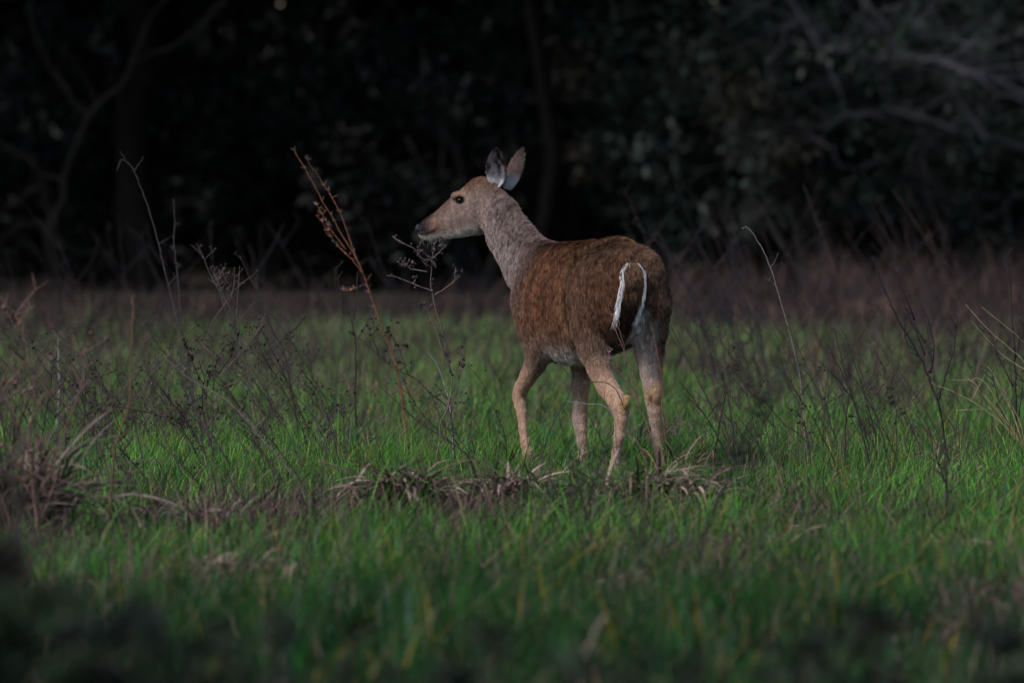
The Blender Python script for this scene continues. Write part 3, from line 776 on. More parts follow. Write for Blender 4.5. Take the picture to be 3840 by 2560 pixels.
W('long_arching_weed', 'long brown weed stem arching down rightwards across the left meadow', [[(64, 1230), (120, 1290), (191, 1357), (306, 1491), (400, 1515), (472, 1529), (612, 1561), (702, 1638), (760, 1760), (790, 1850)], [(30, 1300), (110, 1370), (200, 1480), (330, 1600), (420, 1760)]], 33.0, 36, DUN, .004, 'dead weed', twigs=24, twig_len=.08, seeds=20, seed_r=.005)
W('blurred_reed', 'blurred yellow-brown reed in the near left meadow', [[(500, 1100), (497, 1179), (491, 1357), (485, 1510), (440, 1638), (420, 1800), (410, 1960)]], 28.2, 37, (.15, .095, .055), .0045, 'dead stem')
W('pale_weed', 'short pale grey upright stem at left, out of focus', [[(217, 1268), (219, 1350), (222, 1446), (215, 1560), (210, 1660)]], 38.0, 38, (.24, .24, .24), .005, 'dead stem')
W('diagonal_weed', 'thick grey-brown stem falling diagonally to the lower right in the left meadow', [[(620, 1340), (702, 1415), (800, 1470), (893, 1542), (1020, 1689), (1110, 1797), (1180, 1900), (1210, 1975)]], 30.8, 39, (.17, .13, .12), .0042, 'dead stem', twigs=12, twig_len=.05)
W('twiggy_thicket', 'reddish-brown blurred twiggy weed by the left edge', [[(60, 1180), (100, 1300), (130, 1480), (110, 1640), (120, 1800), (150, 2050)], [(70, 1733), (90, 1800), (128, 1880)], [(230, 1720), (200, 1830), (150, 1950)], [(300, 1330), (320, 1400), (250, 1600), (180, 1800)], [(0, 1450), (60, 1560), (110, 1700)]],
    28.0, 40, (.17, .10, .085), .005, 'dead shrub', twigs=70, twig_len=.12, seeds=30, seed_r=.009, seed_col=(.13, .08, .07))
W('twiggy_thicket', 'dark dense twiggy weed in the lower left corner, strongly blurred', [[(40, 1700), (60, 1850), (70, 2000), (90, 2200), (100, 2430)], [(160, 1900), (130, 2050), (100, 2200)], [(-40, 1800), (20, 1950), (80, 2150)], [(250, 2000), (190, 2150), (110, 2330)]],
    22.2, 41, (.08, .06, .055), .005, 'dead shrub', twigs=60, twig_len=.12, seeds=0)
W('dark_plume', 'dark green-black blurred plume standing in front right of the deer\'s hind legs', [[(2960, 1390), (2900, 1520), (2830, 1640), (2760, 1760), (2690, 1870), (2640, 2010), (2620, 2190)], [(2850, 1500), (2840, 1620)], [(2780, 1640), (2740, 1780)]],
    25.5, 42, (.025, .035, .025), .004, 'weed', twigs=90, twig_len=.07)
W('dark_plume', 'dark blurred sprig low in front of the deer\'s front hooves', [[(2130, 1650), (2150, 1750), (2180, 1850), (2200, 1960), (2210, 2080)], [(2260, 1700), (2230, 1800), (2200, 1900)]], 27.3, 43, (.035, .045, .03), .004, 'weed', twigs=60, twig_len=.06)
W('dark_plume', 'brown blurred leaning blade at the bottom below the deer', [[(2270, 2300), (2230, 2380), (2200, 2460), (2180, 2560), (2170, 2680)]], 19.2, 44, (.22, .17, .14), .008, 'weed')

W('dark_plume', 'thin dark stems blurred in front of the curled brown mound', [[(1560, 2020), (1590, 2120), (1600, 2230), (1605, 2350)], [(1680, 2050), (1640, 2150), (1605, 2280)]], 24.6, 45, (.03, .035, .026), .004, 'weed', twigs=50, twig_len=.05)
W('dark_plume', 'dark upright sprig blurred in the near grass below the deer\'s hind legs', [[(2380, 1990), (2400, 2080), (2420, 2200), (2425, 2320)], [(2500, 2060), (2460, 2160), (2425, 2260)]], 24.8, 46, (.03, .035, .028), .004, 'weed', twigs=50, twig_len=.05)

# smaller weeds nothing in the photograph tells apart
def small_weed(name, label, group, px, py, h, lean, seed, col, r, twigs, seeds, fork=True):
    rng = np.random.default_rng(seed)
    Y = gy_of(py); b = at(px, py, Y)
    hp = h / Y * 32000
    n = 6
    t = np.linspace(1, 0, n)
    cv = rng.uniform(-.15, .15)
    main = [(px + lean * hp * a ** 1.4 + cv * hp * a * (1 - a), py - hp * a) for a in t]
    lines = [main]
    if fork:
        for m in range(rng.integers(1, 4)):
            i = rng.integers(1, 4); s = rng.choice([-1, 1]); q = main[i]
            lines.append([(q[0] + s * hp * .22 * rng.uniform(.5, 1.3), q[1] - hp * .30 * rng.uniform(.6, 1.2)), (q[0] + s * hp * .09, q[1] - hp * .12), q])
    W(name, label, lines, Y, seed + 5000, col, r, 'dead weed', twigs=twigs, twig_len=.05, seeds=seeds, seed_r=.005, group=group)
rs = np.random.default_rng(99)
for k in range(130):
    px = rs.uniform(20, 1330); py = 1480 + 440 * rs.random() ** .8
    small_weed('small_weed', 'thin dark dead weed, one of the many in the left meadow with tiny seed heads', 'thin dark weeds of the left meadow', px, py,
               rs.uniform(.2, .62), rs.uniform(-.95, .15), 700 + k, np.array([DUN, MAUVE, BLACK, (.08, .06, .055)][k % 4]), rs.uniform(.0018, .0032), int(rs.integers(4, 15)), int(rs.integers(3, 14)))
for k in range(80):
    px = rs.uniform(2560, 3860); py = rs.uniform(1500, 1880)
    small_weed('small_weed', 'thin dark dead weed, one of the many in the right meadow beyond the deer', 'thin dark weeds of the right meadow', px, py,
               rs.uniform(.2, .65), rs.uniform(-.6, .15), 800 + k, np.array([DUN, BLACK, (.08, .055, .055)][k % 3]), rs.uniform(.0017, .003), int(rs.integers(0, 8)), int(rs.integers(0, 5)))
for k in range(64):
    px = rs.uniform(2500, 3860); py = rs.uniform(1270, 1480)
    small_weed('distant_weed', 'blurred mauve-brown stem, one of the many standing behind at right', 'blurred stems behind at right', px, py,
               rs.uniform(.45, 1.15), rs.uniform(-.6, -.15), 900 + k, np.array([(.065, .047, .05), (.040, .031, .036), (.10, .062, .052)][k % 3]), rs.uniform(.002, .0036), 3, 0, k % 3 == 0)
for k in range(42):
    px = rs.uniform(0, 1700); py = rs.uniform(1230, 1480)
    small_weed('distant_weed', 'blurred grey-brown stem, one of the many standing behind at left', 'blurred stems behind at left', px, py,
               rs.uniform(.35, .95), rs.uniform(-.5, -.1), 1000 + k, np.array([(.055, .042, .046), (.036, .030, .034), (.07, .052, .054)][k % 3]), rs.uniform(.002, .0034), 3, 0, k % 3 == 0)
for k in range(11):
    px = 2570 + k * 22 + rs.uniform(-10, 10)
    small_weed('dark_weed', 'black blurred stem in the tight bunch just right of the deer\'s rump', 'black stems right of the rump', px + 90, 1500,
               rs.uniform(.5, .95), rs.uniform(-.4, -.15), 1100 + k, np.array((.035, .03, .035)), .005, 3, 0)

# dark leafy plants near the camera; bottom clumps added to darken the foreground
def near_plant(px, Y, ytop, wid, label, seed, n=900, leaf=.02):
    rng = np.random.default_rng(seed)
    b = at(px, 2000, Y); O = np.array([b.x, Y, float(ground_z(b.x, Y))])
    hgt = at(px, ytop, Y).z - O[2]
    root = empty('dark_bush', O); tag(root, label, 'bush')
    st = MB(); cen = []
    n = int(n * 2.2)
    for k in range(22):
        e = O + [rng.normal() * wid * .6, rng.normal() * .2, hgt * rng.uniform(.45, 1)]
        p = wander(O + [rng.normal() * wid * .3, rng.normal() * .1, -.02], e, 6, .02, rng); st.tube(p, np.linspace(.006, .002, 6), 3, (.05, .04, .035)); cen += list(p[1:])
    st.build('stem', M_stem, root, origin=O)
    lf = MB(); leaf_cloud(lf, cen, np.full(len(cen), wid * .25), n, leaf, [(.012, .024, .012), (.022, .040, .016), (.022, .020, .016), (.010, .016, .010)], rng)
    lf.build('foliage', M_leaf, root, origin=O, smooth=False)
near_plant(60, 14.0, 1990, .20, 'black-green leafy bush blurred in the bottom left corner', 61, 2600)
near_plant(520, 14.5, 2230, .20, 'dark leafy bush strongly blurred at the bottom, right of the corner bush', 62, 1700)
near_plant(1020, 14.6, 2330, .16, 'clump added to darken the bottom between the left bushes and the brown heap', 63, 900)
near_plant(1700, 14.4, 2370, .18, 'clump added to darken the bottom edge left of the brown heap', 64, 1000)
near_plant(2260, 14.6, 2440, .16, 'clump added to darken the bottom edge below the deer', 68, 800)
near_plant(3150, 16.5, 2290, .14, 'leafy clump added to darken the grass at lower right', 65, 700)
near_plant(3780, 14.0, 2330, .18, 'low clump added to darken the bottom right corner', 69, 1300)
near_plant(2130, 29.6, 1800, .09, 'small dark green sprig in front of the deer\'s legs', 66, 150, .009)

# ------------------------------------------------------------------ the deer
TH = math.radians(25)
F = Vector((-math.sin(TH), math.cos(TH), 0)); Lf = Vector((-math.cos(TH), -math.sin(TH), 0))
P0 = at(2360, 1000, DEER_Y); P0 = Vector((P0.x, P0.y, 0))
def pt(px, py, w):
    d = ray(px, py); o = Vector((0, 0, CAM_H)) - P0
    t = (w - o.dot(Lf)) / d.dot(Lf)
    q = o + d * t
    return np.array([q.dot(F), w, q.z])
# head frame
HA = math.radians(17)
Fh_w = Vector((-math.cos(HA), math.sin(HA), 0)); Lh_w = Vector((-math.sin(HA), -math.cos(HA), 0))
Fh = np.array([Fh_w.dot(F), Fh_w.dot(Lf), 0]); Lh = np.array([Lh_w.dot(F), Lh_w.dot(Lf), 0])
H0 = pt(1850, 720, .05)
H0w = P0 + F * H0[0] + Lf * H0[1] + Vector((0, 0, H0[2]))
def hpt(px, py, v=0.0):
    """(u,v,z) head coordinates, u forward from the poll, z as in the place"""
    d = ray(px, py); o = Vector((0, 0, CAM_H)) - H0w
    t = (v - o.dot(Lh_w)) / d.dot(Lh_w)
    q = o + d * t
    return np.array([q.dot(Fh_w), v, q.z + H0w.z])
def to_head(P):
    q = P - np.array([H0[0], H0[1], 0])
    return np.stack([q @ Fh, q @ Lh, P[:, 2]], -1)
def from_head(q):
    q = np.atleast_2d(q)
    return np.array([H0[0], H0[1], 0]) + q[:, :1] * Fh + q[:, 1:2] * Lh + q[:, 2:] * np.array([0, 0, 1])

def loft(P, tab, p=2.0):
    """tab rows: x, halfwidth, ztop, zbot"""
    tab = np.asarray(tab); x = P[:, 0]
    xc = np.clip(x, tab[0, 0], tab[-1, 0])
    a = np.interp(xc, tab[:, 0], tab[:, 1]); zt = np.interp(xc, tab[:, 0], tab[:, 2]); zb = np.interp(xc, tab[:, 0], tab[:, 3])
    zc = (zt + zb) / 2; b = (zt - zb) / 2
    rho = (np.abs(P[:, 1] / a) ** p + np.abs((P[:, 2] - zc) / b) ** p) ** (1 / p)
    d = (rho - 1) * np.minimum(a, b)
    ex = np.abs(x - xc)
    return np.where(ex > 0, np.sqrt(np.maximum(d, 0) ** 2 + ex ** 2) + np.minimum(d, 0) * 0, d)
def ell(P, c, r):
    r = np.asarray(r, float); q = (P - c) / r
    k0 = np.linalg.norm(q, axis=1); k1 = np.linalg.norm(q / r, axis=1) + 1e-9
    return k0 * (k0 - 1) / k1
def chain(P, pts, rad, kw=1.0):
    sc = np.array([1, 1 / kw, 1]); Q = P * sc; best = None
    for i in range(len(pts) - 1):
        a = pts[i] * sc; b = pts[i + 1] * sc; ab = b - a
        t = np.clip(((Q - a) @ ab) / (ab @ ab), 0, 1)
        d = np.linalg.norm(Q - a - t[:, None] * ab, axis=1) - (rad[i] + (rad[i + 1] - rad[i]) * t)
        best = d if best is None else smin(best, d, .012)
    return best
def smin(a, b, k):
    h = np.clip(.5 + .5 * (b - a) / k, 0, 1)
    return b + (a - b) * h - k * h * (1 - h)

def cub(tab, n=60):
    """smooth resampling of a table"""
    tab = np.asarray(tab, float); x = np.linspace(tab[0, 0], tab[-1, 0], n); out = [x]
    m = [np.gradient(tab[:, k], tab[:, 0]) for k in range(1, tab.shape[1])]
    i = np.clip(np.searchsorted(tab[:, 0], x, side='right') - 1, 0, len(tab) - 2)
    h = tab[i + 1, 0] - tab[i, 0]; t = (x - tab[i, 0]) / h
    for k in range(1, tab.shape[1]):
        p0 = tab[i, k]; p1 = tab[i + 1, k]; m0 = m[k - 1][i] * h; m1 = m[k - 1][i + 1] * h
        out.append((2 * t ** 3 - 3 * t ** 2 + 1) * p0 + (t ** 3 - 2 * t ** 2 + t) * m0 + (-2 * t ** 3 + 3 * t ** 2) * p1 + (t ** 3 - t ** 2) * m1)
    return np.stack(out, -1)

TORSO = cub([(-.085, .045, .80, .66), (-.05, .105, .865, .60), (0, .150, .912, .57), (.07, .172, .932, .53), (.18, .176, .940, .50), (.3, .150, .937, .480), (.42, .162, .932, .452),
             (.55, .168, .928, .446), (.67, .160, .924, .455), (.76, .140, .916, .50), (.83, .105, .88, .56), (.88, .055, .80, .63)])
RINGS = [(.31, .014, .030), (.235, .0035, .012), (.50, .003, .04), (.60, .0025, .03)]
def ring_s(P):
    z = P[:, 2] - .70
    return P[:, 0] + np.where(z > 0, .15 * (z / .23) ** 2, .09 * (z / .2) ** 2)
def ring_d(P):
    s = ring_s(P)
    d = np.zeros(len(P))
    for s0, h, w in RINGS:
        x = (s - s0) / w
        d += h * (np.exp(-x * x) - .7 * np.exp(-(x + 1.6) ** 2))
    x = (P[:, 0] - .735) / .03
    d -= .010 * np.exp(-x * x) * sstep(.62, .74, P[:, 2])
    return d * sstep(.50, .6, P[:, 2])
def g_torso(P):
    return loft(P, TORSO, 2.15) - ring_d(P)
def g_neck(P):
    pts = [pt(2045, 1050, 0), pt(1985, 990, .01), pt(1945, 930, .02), pt(1903, 872, .03), pt(1880, 815, .04), pt(1862, 765, .05)]
    return chain(P, pts, [.148, .124, .108, .100, .089, .062], .82)
def htab(rows):
    out = []
    for px, yt, yb, a in rows:
        t = hpt(px, yt); b = hpt(px, yb); out.append(((t[0] + b[0]) / 2, a, t[2], b[2]))
    out.sort(key=lambda r: r[0])
    return cub(out, 80)
HEAD = htab([(1572, 846, 884, .014), (1580, 834, 893, .022), (1600, 818, 902, .030), (1633, 796, 903, .034), (1675, 757, 896, .038), (1705, 730, 892, .046), (1740, 703, 888, .056),
             (1775, 672, 882, .062), (1810, 664, 878, .060), (1840, 672, 860, .054), (1868, 695, 835, .042)])
EYE = hpt(1724, 751, .052)
def g_head(P):
    q = to_head(P)
    # jaw narrower than the brow: taper half-width downwards
    zmid = np.interp(q[:, 0], HEAD[:, 0], (HEAD[:, 2] + HEAD[:, 3]) / 2); hb = np.interp(q[:, 0], HEAD[:, 0], (HEAD[:, 2] - HEAD[:, 3]) / 2)
    tt = np.clip((q[:, 2] - zmid) / hb, -1, 1)
    q2 = q.copy(); q2[:, 1] = q[:, 1] / (1 + .16 * tt - .12 * np.maximum(tt - .5, 0))
    d = loft(q2, HEAD, 2.0)
    for sgn in (1, -1):
        brow = hpt(1728, 733, 0); brow[1] = .047 * sgn
        d = smin(d, ell(q, brow, (.028, .016, .014)), .02)
        chk = hpt(1800, 800, 0); chk[1] = .028 * sgn
        d = smin(d, ell(q, chk, (.055, .030, .060)), .03)
        e = EYE.copy(); e[1] *= sgn
        d = -smin(-d, ell(q, e + np.array([0, sgn * .006, 0]), (.019, .011, .012)), .008)
        # mouth line
        a = hpt(1578, 893); b = hpt(1655, 868); a[1] = .024 * sgn; b[1] = .038 * sgn
        d = -smin(-d, chain(q, [a, b], [.0025, .0035]), .006)
    return d
def leg(spec, w):
    pts = []; rad = []
    for row in spec:
        px, py, r = row[:3]; ww = row[3] if len(row) > 3 else w
        pts.append(pt(px, py, ww)); rad.append(r)
    return pts, rad
LF = leg([(2000, 1130, .105, .07), (2010, 1230, .085, .085), (2022, 1310, .060), (2008, 1360, .046), (1980, 1412, .036), (1955, 1455, .030), (1947, 1485, .029), (1951, 1515, .024), (1957, 1550, .0205), (1963, 1610, .0185), (1970, 1660, .0195), (1980, 1700, .0235), (1984, 1735, .020), (1992, 1755, .017)], .095)
RF = leg([(2165, 1150, .10, -.06), (2185, 1300, .070, -.08), (2182, 1370, .046), (2178, 1440, .036), (2176, 1520, .030), (2174, 1570, .031), (2178, 1610, .026), (2182, 1650, .0205), (2186, 1700, .0185), (2188, 1745, .022), (2186, 1768, .019)], -.09)
LH = leg([(2262, 1040, .115, .06), (2235, 1130, .120, .085), (2215, 1230, .092, .10), (2226, 1310, .072, .105), (2246, 1375, .058, .10), (2272, 1440, .047, .09), (2312, 1500, .041, .083), (2328, 1535, .036, .083), (2328, 1573, .0305, .085), (2323, 1635, .0235), (2312, 1695, .0215), (2306, 1745, .024), (2304, 1775, .020)], .09)
RH = leg([(2400, 1040, .115, -.06), (2425, 1140, .115, -.09), (2432, 1235, .088, -.10), (2436, 1320, .066, -.10), (2442, 1395, .050, -.10), (2446, 1450, .040, -.095), (2448, 1500, .034, -.095), (2454, 1540, .029, -.10), (2458, 1575, .025, -.105), (2463, 1635, .0185, -.112), (2472, 1697, .0185, -.118), (2481, 1745, .0225, -.124), (2486, 1775, .020, -.126)], -.10)
def g_leg(L, kw, extra=None):
    def f(P):
        d = chain(P, L[0], L[1], kw)
        if extra:
            for c, r in extra: d = smin(d, ell(P, c, r), .018)
        return d
    return f
hockL = [(pt(2350, 1503, .083), (.018, .014, .026))]
hockR = [(pt(2446, 1478, -.095) + np.array([-.024, 0, 0]), (.026, .021, .030))]
GROUPS = [(g_torso, None), (g_neck, None), (g_head, None), (g_leg(LF, .8), LF), (g_leg(RF, .85), RF), (g_leg(LH, .72, hockL), LH), (g_leg(RH, .78, hockR), RH)]

def bodyfield(lo, hi, h):
    n = np.ceil((hi - lo) / h).astype(int) + 1
    ax = [lo[k] + np.arange(n[k]) * h for k in range(3)]
    D = np.full(n, .25, np.float32)
    neckp = [pt(2045, 1050, 0), pt(1872, 740, .05)]
    hb = from_head(np.array([[HEAD[0, 0], .08, .9], [HEAD[0, 0], -.08, .9], [HEAD[-1, 0], .08, 1.3], [HEAD[-1, 0], -.08, 1.3]]))
    boxes = [(np.array([-.12, -.22, .42]), np.array([.92, .22, .98])), (np.minimum(*neckp) - .2, np.maximum(*neckp) + .2), (hb.min(0) - .05, hb.max(0) + .05)]
    for _, L in GROUPS[3:]:
        A = np.array(L[0]); boxes.append((A.min(0) - .16, A.max(0) + .16))
    boxes[2][0][2] = .88; boxes[2][1][2] = 1.32
    ks = [.05, .05, .035, .028, .025, .024, .024]
    for (f, _), (a, b), k in zip(GROUPS, boxes, ks):
        i0 = [int(np.clip(np.floor((a[m] - lo[m]) / h), 0, n[m] - 1)) for m in range(3)]
        i1 = [int(np.clip(np.ceil((b[m] - lo[m]) / h) + 1, 1, n[m])) for m in range(3)]
        X = np.stack(np.meshgrid(*[ax[m][i0[m]:i1[m]] for m in range(3)], indexing='ij'), -1)
        shp = X.shape[:3]
        d = f(X.reshape(-1, 3)).reshape(shp).astype(np.float32)
        sl = tuple(slice(i0[m], i1[m]) for m in range(3))
        D[sl] = smin(D[sl], d, k)
    return D, ax

def surface_nets(D, ax):
    s = D < 0
    c = [s[i:s.shape[0] - 1 + i, j:s.shape[1] - 1 + j, k:s.shape[2] - 1 + k] for i in (0, 1) for j in (0, 1) for k in (0, 1)]
    tot = sum(x.astype(np.int8) for x in c)
    act = (tot > 0) & (tot < 8)
    I = np.argwhere(act); idx = -np.ones(act.shape, np.int32); idx[act] = np.arange(len(I))
    acc = np.zeros((len(I), 3)); cnt = np.zeros(len(I))
    corners = [(i, j, k) for i in (0, 1) for j in (0, 1) for k in (0, 1)]
    for a in corners:
        for m in range(3):
            if a[m] == 0:
                b = list(a); b[m] = 1
                da = D[I[:, 0] + a[0], I[:, 1] + a[1], I[:, 2] + a[2]]; db = D[I[:, 0] + b[0], I[:, 1] + b[1], I[:, 2] + b[2]]
                x = (da < 0) != (db < 0)
                t = da / np.where(x, da - db, 1)
                p = np.tile(np.array(a, float), (len(I), 1)); p[:, m] = t
                acc[x] += p[x]; cnt[x] += 1
    V = I + acc / cnt[:, None]
    V = np.stack([ax[m][0] + V[:, m] * (ax[m][1] - ax[m][0]) for m in range(3)], -1)
    Q = []
    for m in range(3):
        sl0 = [slice(1, -1)] * 3; sl1 = [slice(1, -1)] * 3
        sl0[m] = slice(0, -1); sl1[m] = slice(1, None)
        a = s[tuple(sl0)]; b = s[tuple(sl1)]
        for flip, msk in ((False, a & ~b), (True, ~a & b)):
            J = np.argwhere(msk); off = np.ones(3, int); off[m] = 0; J = J + off
            u, v = [(1, 2), (2, 0), (0, 1)][m]
            e1 = np.zeros(3, int); e1[u] = 1; e2 = np.zeros(3, int); e2[v] = 1
            g = lambda q: idx[q[:, 0], q[:, 1], q[:, 2]]
            quad = np.stack([g(J - e1 - e2), g(J - e2), g(J), g(J - e1)], -1)
            if flip: quad = quad[:, ::-1]
            Q.append(quad)
    return V, np.concatenate(Q)

def weights(P):
    d = np.stack([f(P) for f, _ in GROUPS], -1)
    w = np.exp(-np.clip(d - d.min(1, keepdims=True), 0, .3) / .030)
    return w / w.sum(1, keepdims=True)

def mix(a, b, t): return a + (np.asarray(b) - a) * np.asarray(t)[:, None]
def deer_color(P, N, Wt):
    n = len(P); s, w, z = P.T
    fine = vnoise(s * 1 + w * .7, z + w * .4, .012, 71); mid = vnoise(s + w, z, .05, 72)
    body = np.tile(np.array([.152, .068, .041]), (n, 1))
    body = mix(body, (.125, .058, .030), sstep(.80, .92, z))
    body = mix(body, (.20, .145, .12), sstep(.62, .50, z) * .8)
    sr = ring_s(P)
    up = sstep(.50, .60, z)
    for s0, wd, k_ in ((.262, .038, .95), (.195, .024, .45), (.60, .022, .25), (.46, .03, .22)):
        body = mix(body, (.028, .016, .013), np.exp(-((sr - s0) / wd) ** 2) * k_ * up)  # creases between coat folds darkened in colour, as their shade
    for s0, wd, k_ in ((.312, .016, .75), (.232, .009, .6), (.65, .02, .35), (.52, .03, .2)):
        body = mix(body, (.24, .125, .062), np.exp(-((sr - s0) / wd) ** 2) * k_ * up)
    body = mix(body, (.030, .018, .015), np.exp(-((s - .715) / .036) ** 2) * sstep(.60, .74, z) * .85)  # same painted shade in the crease behind the neck
    body = mix(body, (.075, .042, .03), sstep(.30, .05, s) * sstep(.62, .85, z) * .25)
    body = mix(body, (.52, .48, .44), sstep(-.35, -.8, N[:, 2]) * sstep(.54, .48, z) * sstep(.75, .6, s))
    white_r = sstep(.05, .02, np.abs(w + .010)) * sstep(.70, .65, z) * sstep(.46, .56, z) * sstep(.10, .02, s)
    body = mix(body, (.66, .63, .63), white_r)
    neck = np.tile(np.array([.275, .215, .200]), (n, 1))
    body = mix(body, (.20, .145, .125), sstep(.76, .86, s) * .8)
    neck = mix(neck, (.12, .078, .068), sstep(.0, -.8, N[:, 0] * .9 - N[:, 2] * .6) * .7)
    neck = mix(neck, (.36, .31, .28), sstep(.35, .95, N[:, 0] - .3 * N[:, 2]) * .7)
    q = to_head(P); u, v, hz = q.T
    hd = np.tile(np.array([.28, .195, .168]), (n, 1))
    zt = np.interp(u, HEAD[:, 0], HEAD[:, 2]); zb = np.interp(u, HEAD[:, 0], HEAD[:, 3]); th = (hz - zb) / (zt - zb)
    hd = mix(hd, (.12, .058, .030), sstep(.62, .92, th) * sstep(.17, .08, u) * .9)
    hd = mix(hd, (.15, .095, .075), sstep(.5, .9, th) * sstep(.12, .2, u))
    e = np.hypot((u - EYE[0]) * 1.0, (hz - EYE[2]) * 1.2)
    hd = mix(hd, (.30, .165, .085), np.exp(-((np.hypot(u - EYE[0] - .004, hz - EYE[2] - .024) ) / .016) ** 2) * .8)
    hd = mix(hd, (.27, .16, .10), np.exp(-((np.hypot(u - EYE[0] - .006, hz - EYE[2] + .036) ) / .014) ** 2) * .5)
    hd = mix(hd, (.018, .012, .012), sstep(.026, .017, e))
    nose_u = HEAD[-1, 0]
    hd = mix(hd, (.035, .025, .024), sstep(.075, .03, nose_u - u) * sstep(.25, .45, th))
    hd = mix(hd, (.27, .15, .10), np.exp(-((nose_u - u - .085) / .02) ** 2) * sstep(.2, .4, th) * sstep(.75, .5, th))
    hd = mix(hd, (.50, .46, .43), sstep(.26, .08, th) * sstep(.02, .08, u))
    hd = mix(hd, (.02, .016, .018), np.exp(-(((th - .27) - (nose_u - u) * 1.2) / .07) ** 2) * sstep(.10, .07, nose_u - u))
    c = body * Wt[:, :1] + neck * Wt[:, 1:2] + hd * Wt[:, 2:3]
    for g, side in ((3, 1), (4, -1), (5, 1), (6, -1)):
        lg = np.tile(np.array([.135, .083, .060]), (n, 1))
        lg = mix(lg, (.47, .30, .215), sstep(.56, .34, z))
        if g == 6: lg = mix(lg, (.52, .46, .44), sstep(-.115, -.07, w) * sstep(.36, .44, z) * sstep(.66, .6, z) * .75)
        inner = sstep(.1, .8, -N[:, 1] * side)
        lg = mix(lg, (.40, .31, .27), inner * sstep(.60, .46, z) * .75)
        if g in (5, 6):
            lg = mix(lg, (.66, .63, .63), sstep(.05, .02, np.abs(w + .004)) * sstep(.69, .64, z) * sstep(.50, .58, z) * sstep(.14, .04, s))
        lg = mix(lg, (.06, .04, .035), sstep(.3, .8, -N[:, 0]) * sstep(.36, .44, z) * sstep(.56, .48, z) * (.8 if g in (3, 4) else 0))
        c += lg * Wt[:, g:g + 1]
    for hk, cc, dk in ((hockR[0][0], (.40, .26, .15), np.array([-.010, .026, -.016])), (hockL[0][0], (.33, .21, .10), np.array([0, .012, -.035]))):
        dd = np.linalg.norm((P - hk) * [1, 1, .85], axis=1)
        c = mix(c, cc, sstep(.050, .028, dd) * .9)
        d2 = np.linalg.norm((P - hk - dk) * [1, 1, .8], axis=1)
        c = mix(c, (.05, .03, .02), sstep(.016, .006, d2) * .75)
    st = vnoise((s * 1.2 + w), z * .55 + s * .15, .0065, 73)
    nz_ = (fine * .45 + mid * .08 + st * .47 - .5) * (1 - .75 * Wt[:, 3:].sum(1) * sstep(.6, .4, z)) * (1 - .55 * Wt[:, 2])
    return np.clip(c * (1.0 + 2.0 * nz_)[:, None], .004, .8)

def deer_len(P, N, Wt):
    s, w, z = P.T
    bl = .017 + .012 * sstep(.60, .50, z) + .009 * sstep(.12, .0, s)
    ll = .007 + .011 * sstep(.40, .62, z)
    return Wt[:, 0] * bl + Wt[:, 1] * .014 + Wt[:, 2] * .0055 + (Wt[:, 3:].sum(1)) * ll
def deer_flow(P, Wt):
    n = len(P)
    fl = Wt[:, :1] * np.array([-.55, 0, -.85]) + Wt[:, 1:2] * np.array([-.45, 0, -.9]) + Wt[:, 2:3] * (-Fh + np.array([0, 0, -.25])) + Wt[:, 3:].sum(1)[:, None] * np.array([-.25, 0, -1])
    return fl

def tri_sample(V, Q, n, rng):
    T = np.concatenate([Q[:, [0, 1, 2]], Q[:, [0, 2, 3]]]) if Q.shape[1] == 4 else Q
    a, b, c = V[T[:, 0]], V[T[:, 1]], V[T[:, 2]]
    nn = np.cross(b - a, c - a); A = np.linalg.norm(nn, axis=1)
    k = np.searchsorted(np.cumsum(A) / A.sum(), rng.random(n))
    k = np.clip(k, 0, len(T) - 1)
    u = rng.random(n); v = rng.random(n); f = u + v > 1; u[f] = 1 - u[f]; v[f] = 1 - v[f]
    P = a[k] + (b[k] - a[k]) * u[:, None] + (c[k] - a[k]) * v[:, None]
    return P, nn[k] / (A[k][:, None] + 1e-12)

def fur(name, parent, P, N, flow, length, cols, rng, rad=.00075, lift=.30, jit=.20, clump=.32):
    n = len(P)
    t = flow - N * (flow * N).sum(1)[:, None]; t /= np.linalg.norm(t, axis=1)[:, None] + 1e-6
    cl = np.stack([vnoise(P[:, 0] + P[:, 1], P[:, 2], .02, k) - .5 for k in (81, 82, 83)], -1) * clump
    d = t + N * lift + cl + rng.normal(size=(n, 3)) * jit
    d /= np.linalg.norm(d, axis=1)[:, None]
    L = (length * rng.uniform(.55, 1.3, n))[:, None]
    p1 = P + d * L * .5
    d2 = d + t * .35 - N * .12; d2 /= np.linalg.norm(d2, axis=1)[:, None]
    p2 = p1 + d2 * L * .5
    pts = np.stack([P - N * .001, p1, p2], 1).reshape(-1, 3)
    cu = bpy.data.hair_curves.new(name)
    cu.add_curves([3] * n)
    cu.attributes['position'].data.foreach_set('vector', pts.astype(np.float32).ravel())
    ra = cu.attributes.get('radius') or cu.attributes.new('radius', 'FLOAT', 'POINT')
    r = np.tile(np.array([1, .8, .25]) * rad, n) * np.repeat(rng.uniform(.7, 1.3, n), 3)
    ra.data.foreach_set('value', r.astype(np.float32))
    c4 = np.ones((n * 3, 4), np.float32)
    shade = rng.uniform(.55, 1.45, n)
    c4[:, :3] = np.repeat(cols * shade[:, None], 3, 0)
    c4[0::3, :3] *= .7; c4[2::3, :3] *= 1.15
    ca = cu.attributes.new('col', 'FLOAT_COLOR', 'POINT'); ca.data.foreach_set('color', c4.ravel())
    cu.materials.append(M_fur)
    o = bpy.data.objects.new(name, cu); C.objects.link(o); o.parent = parent
    o['kind'] = 'stuff'
    return o

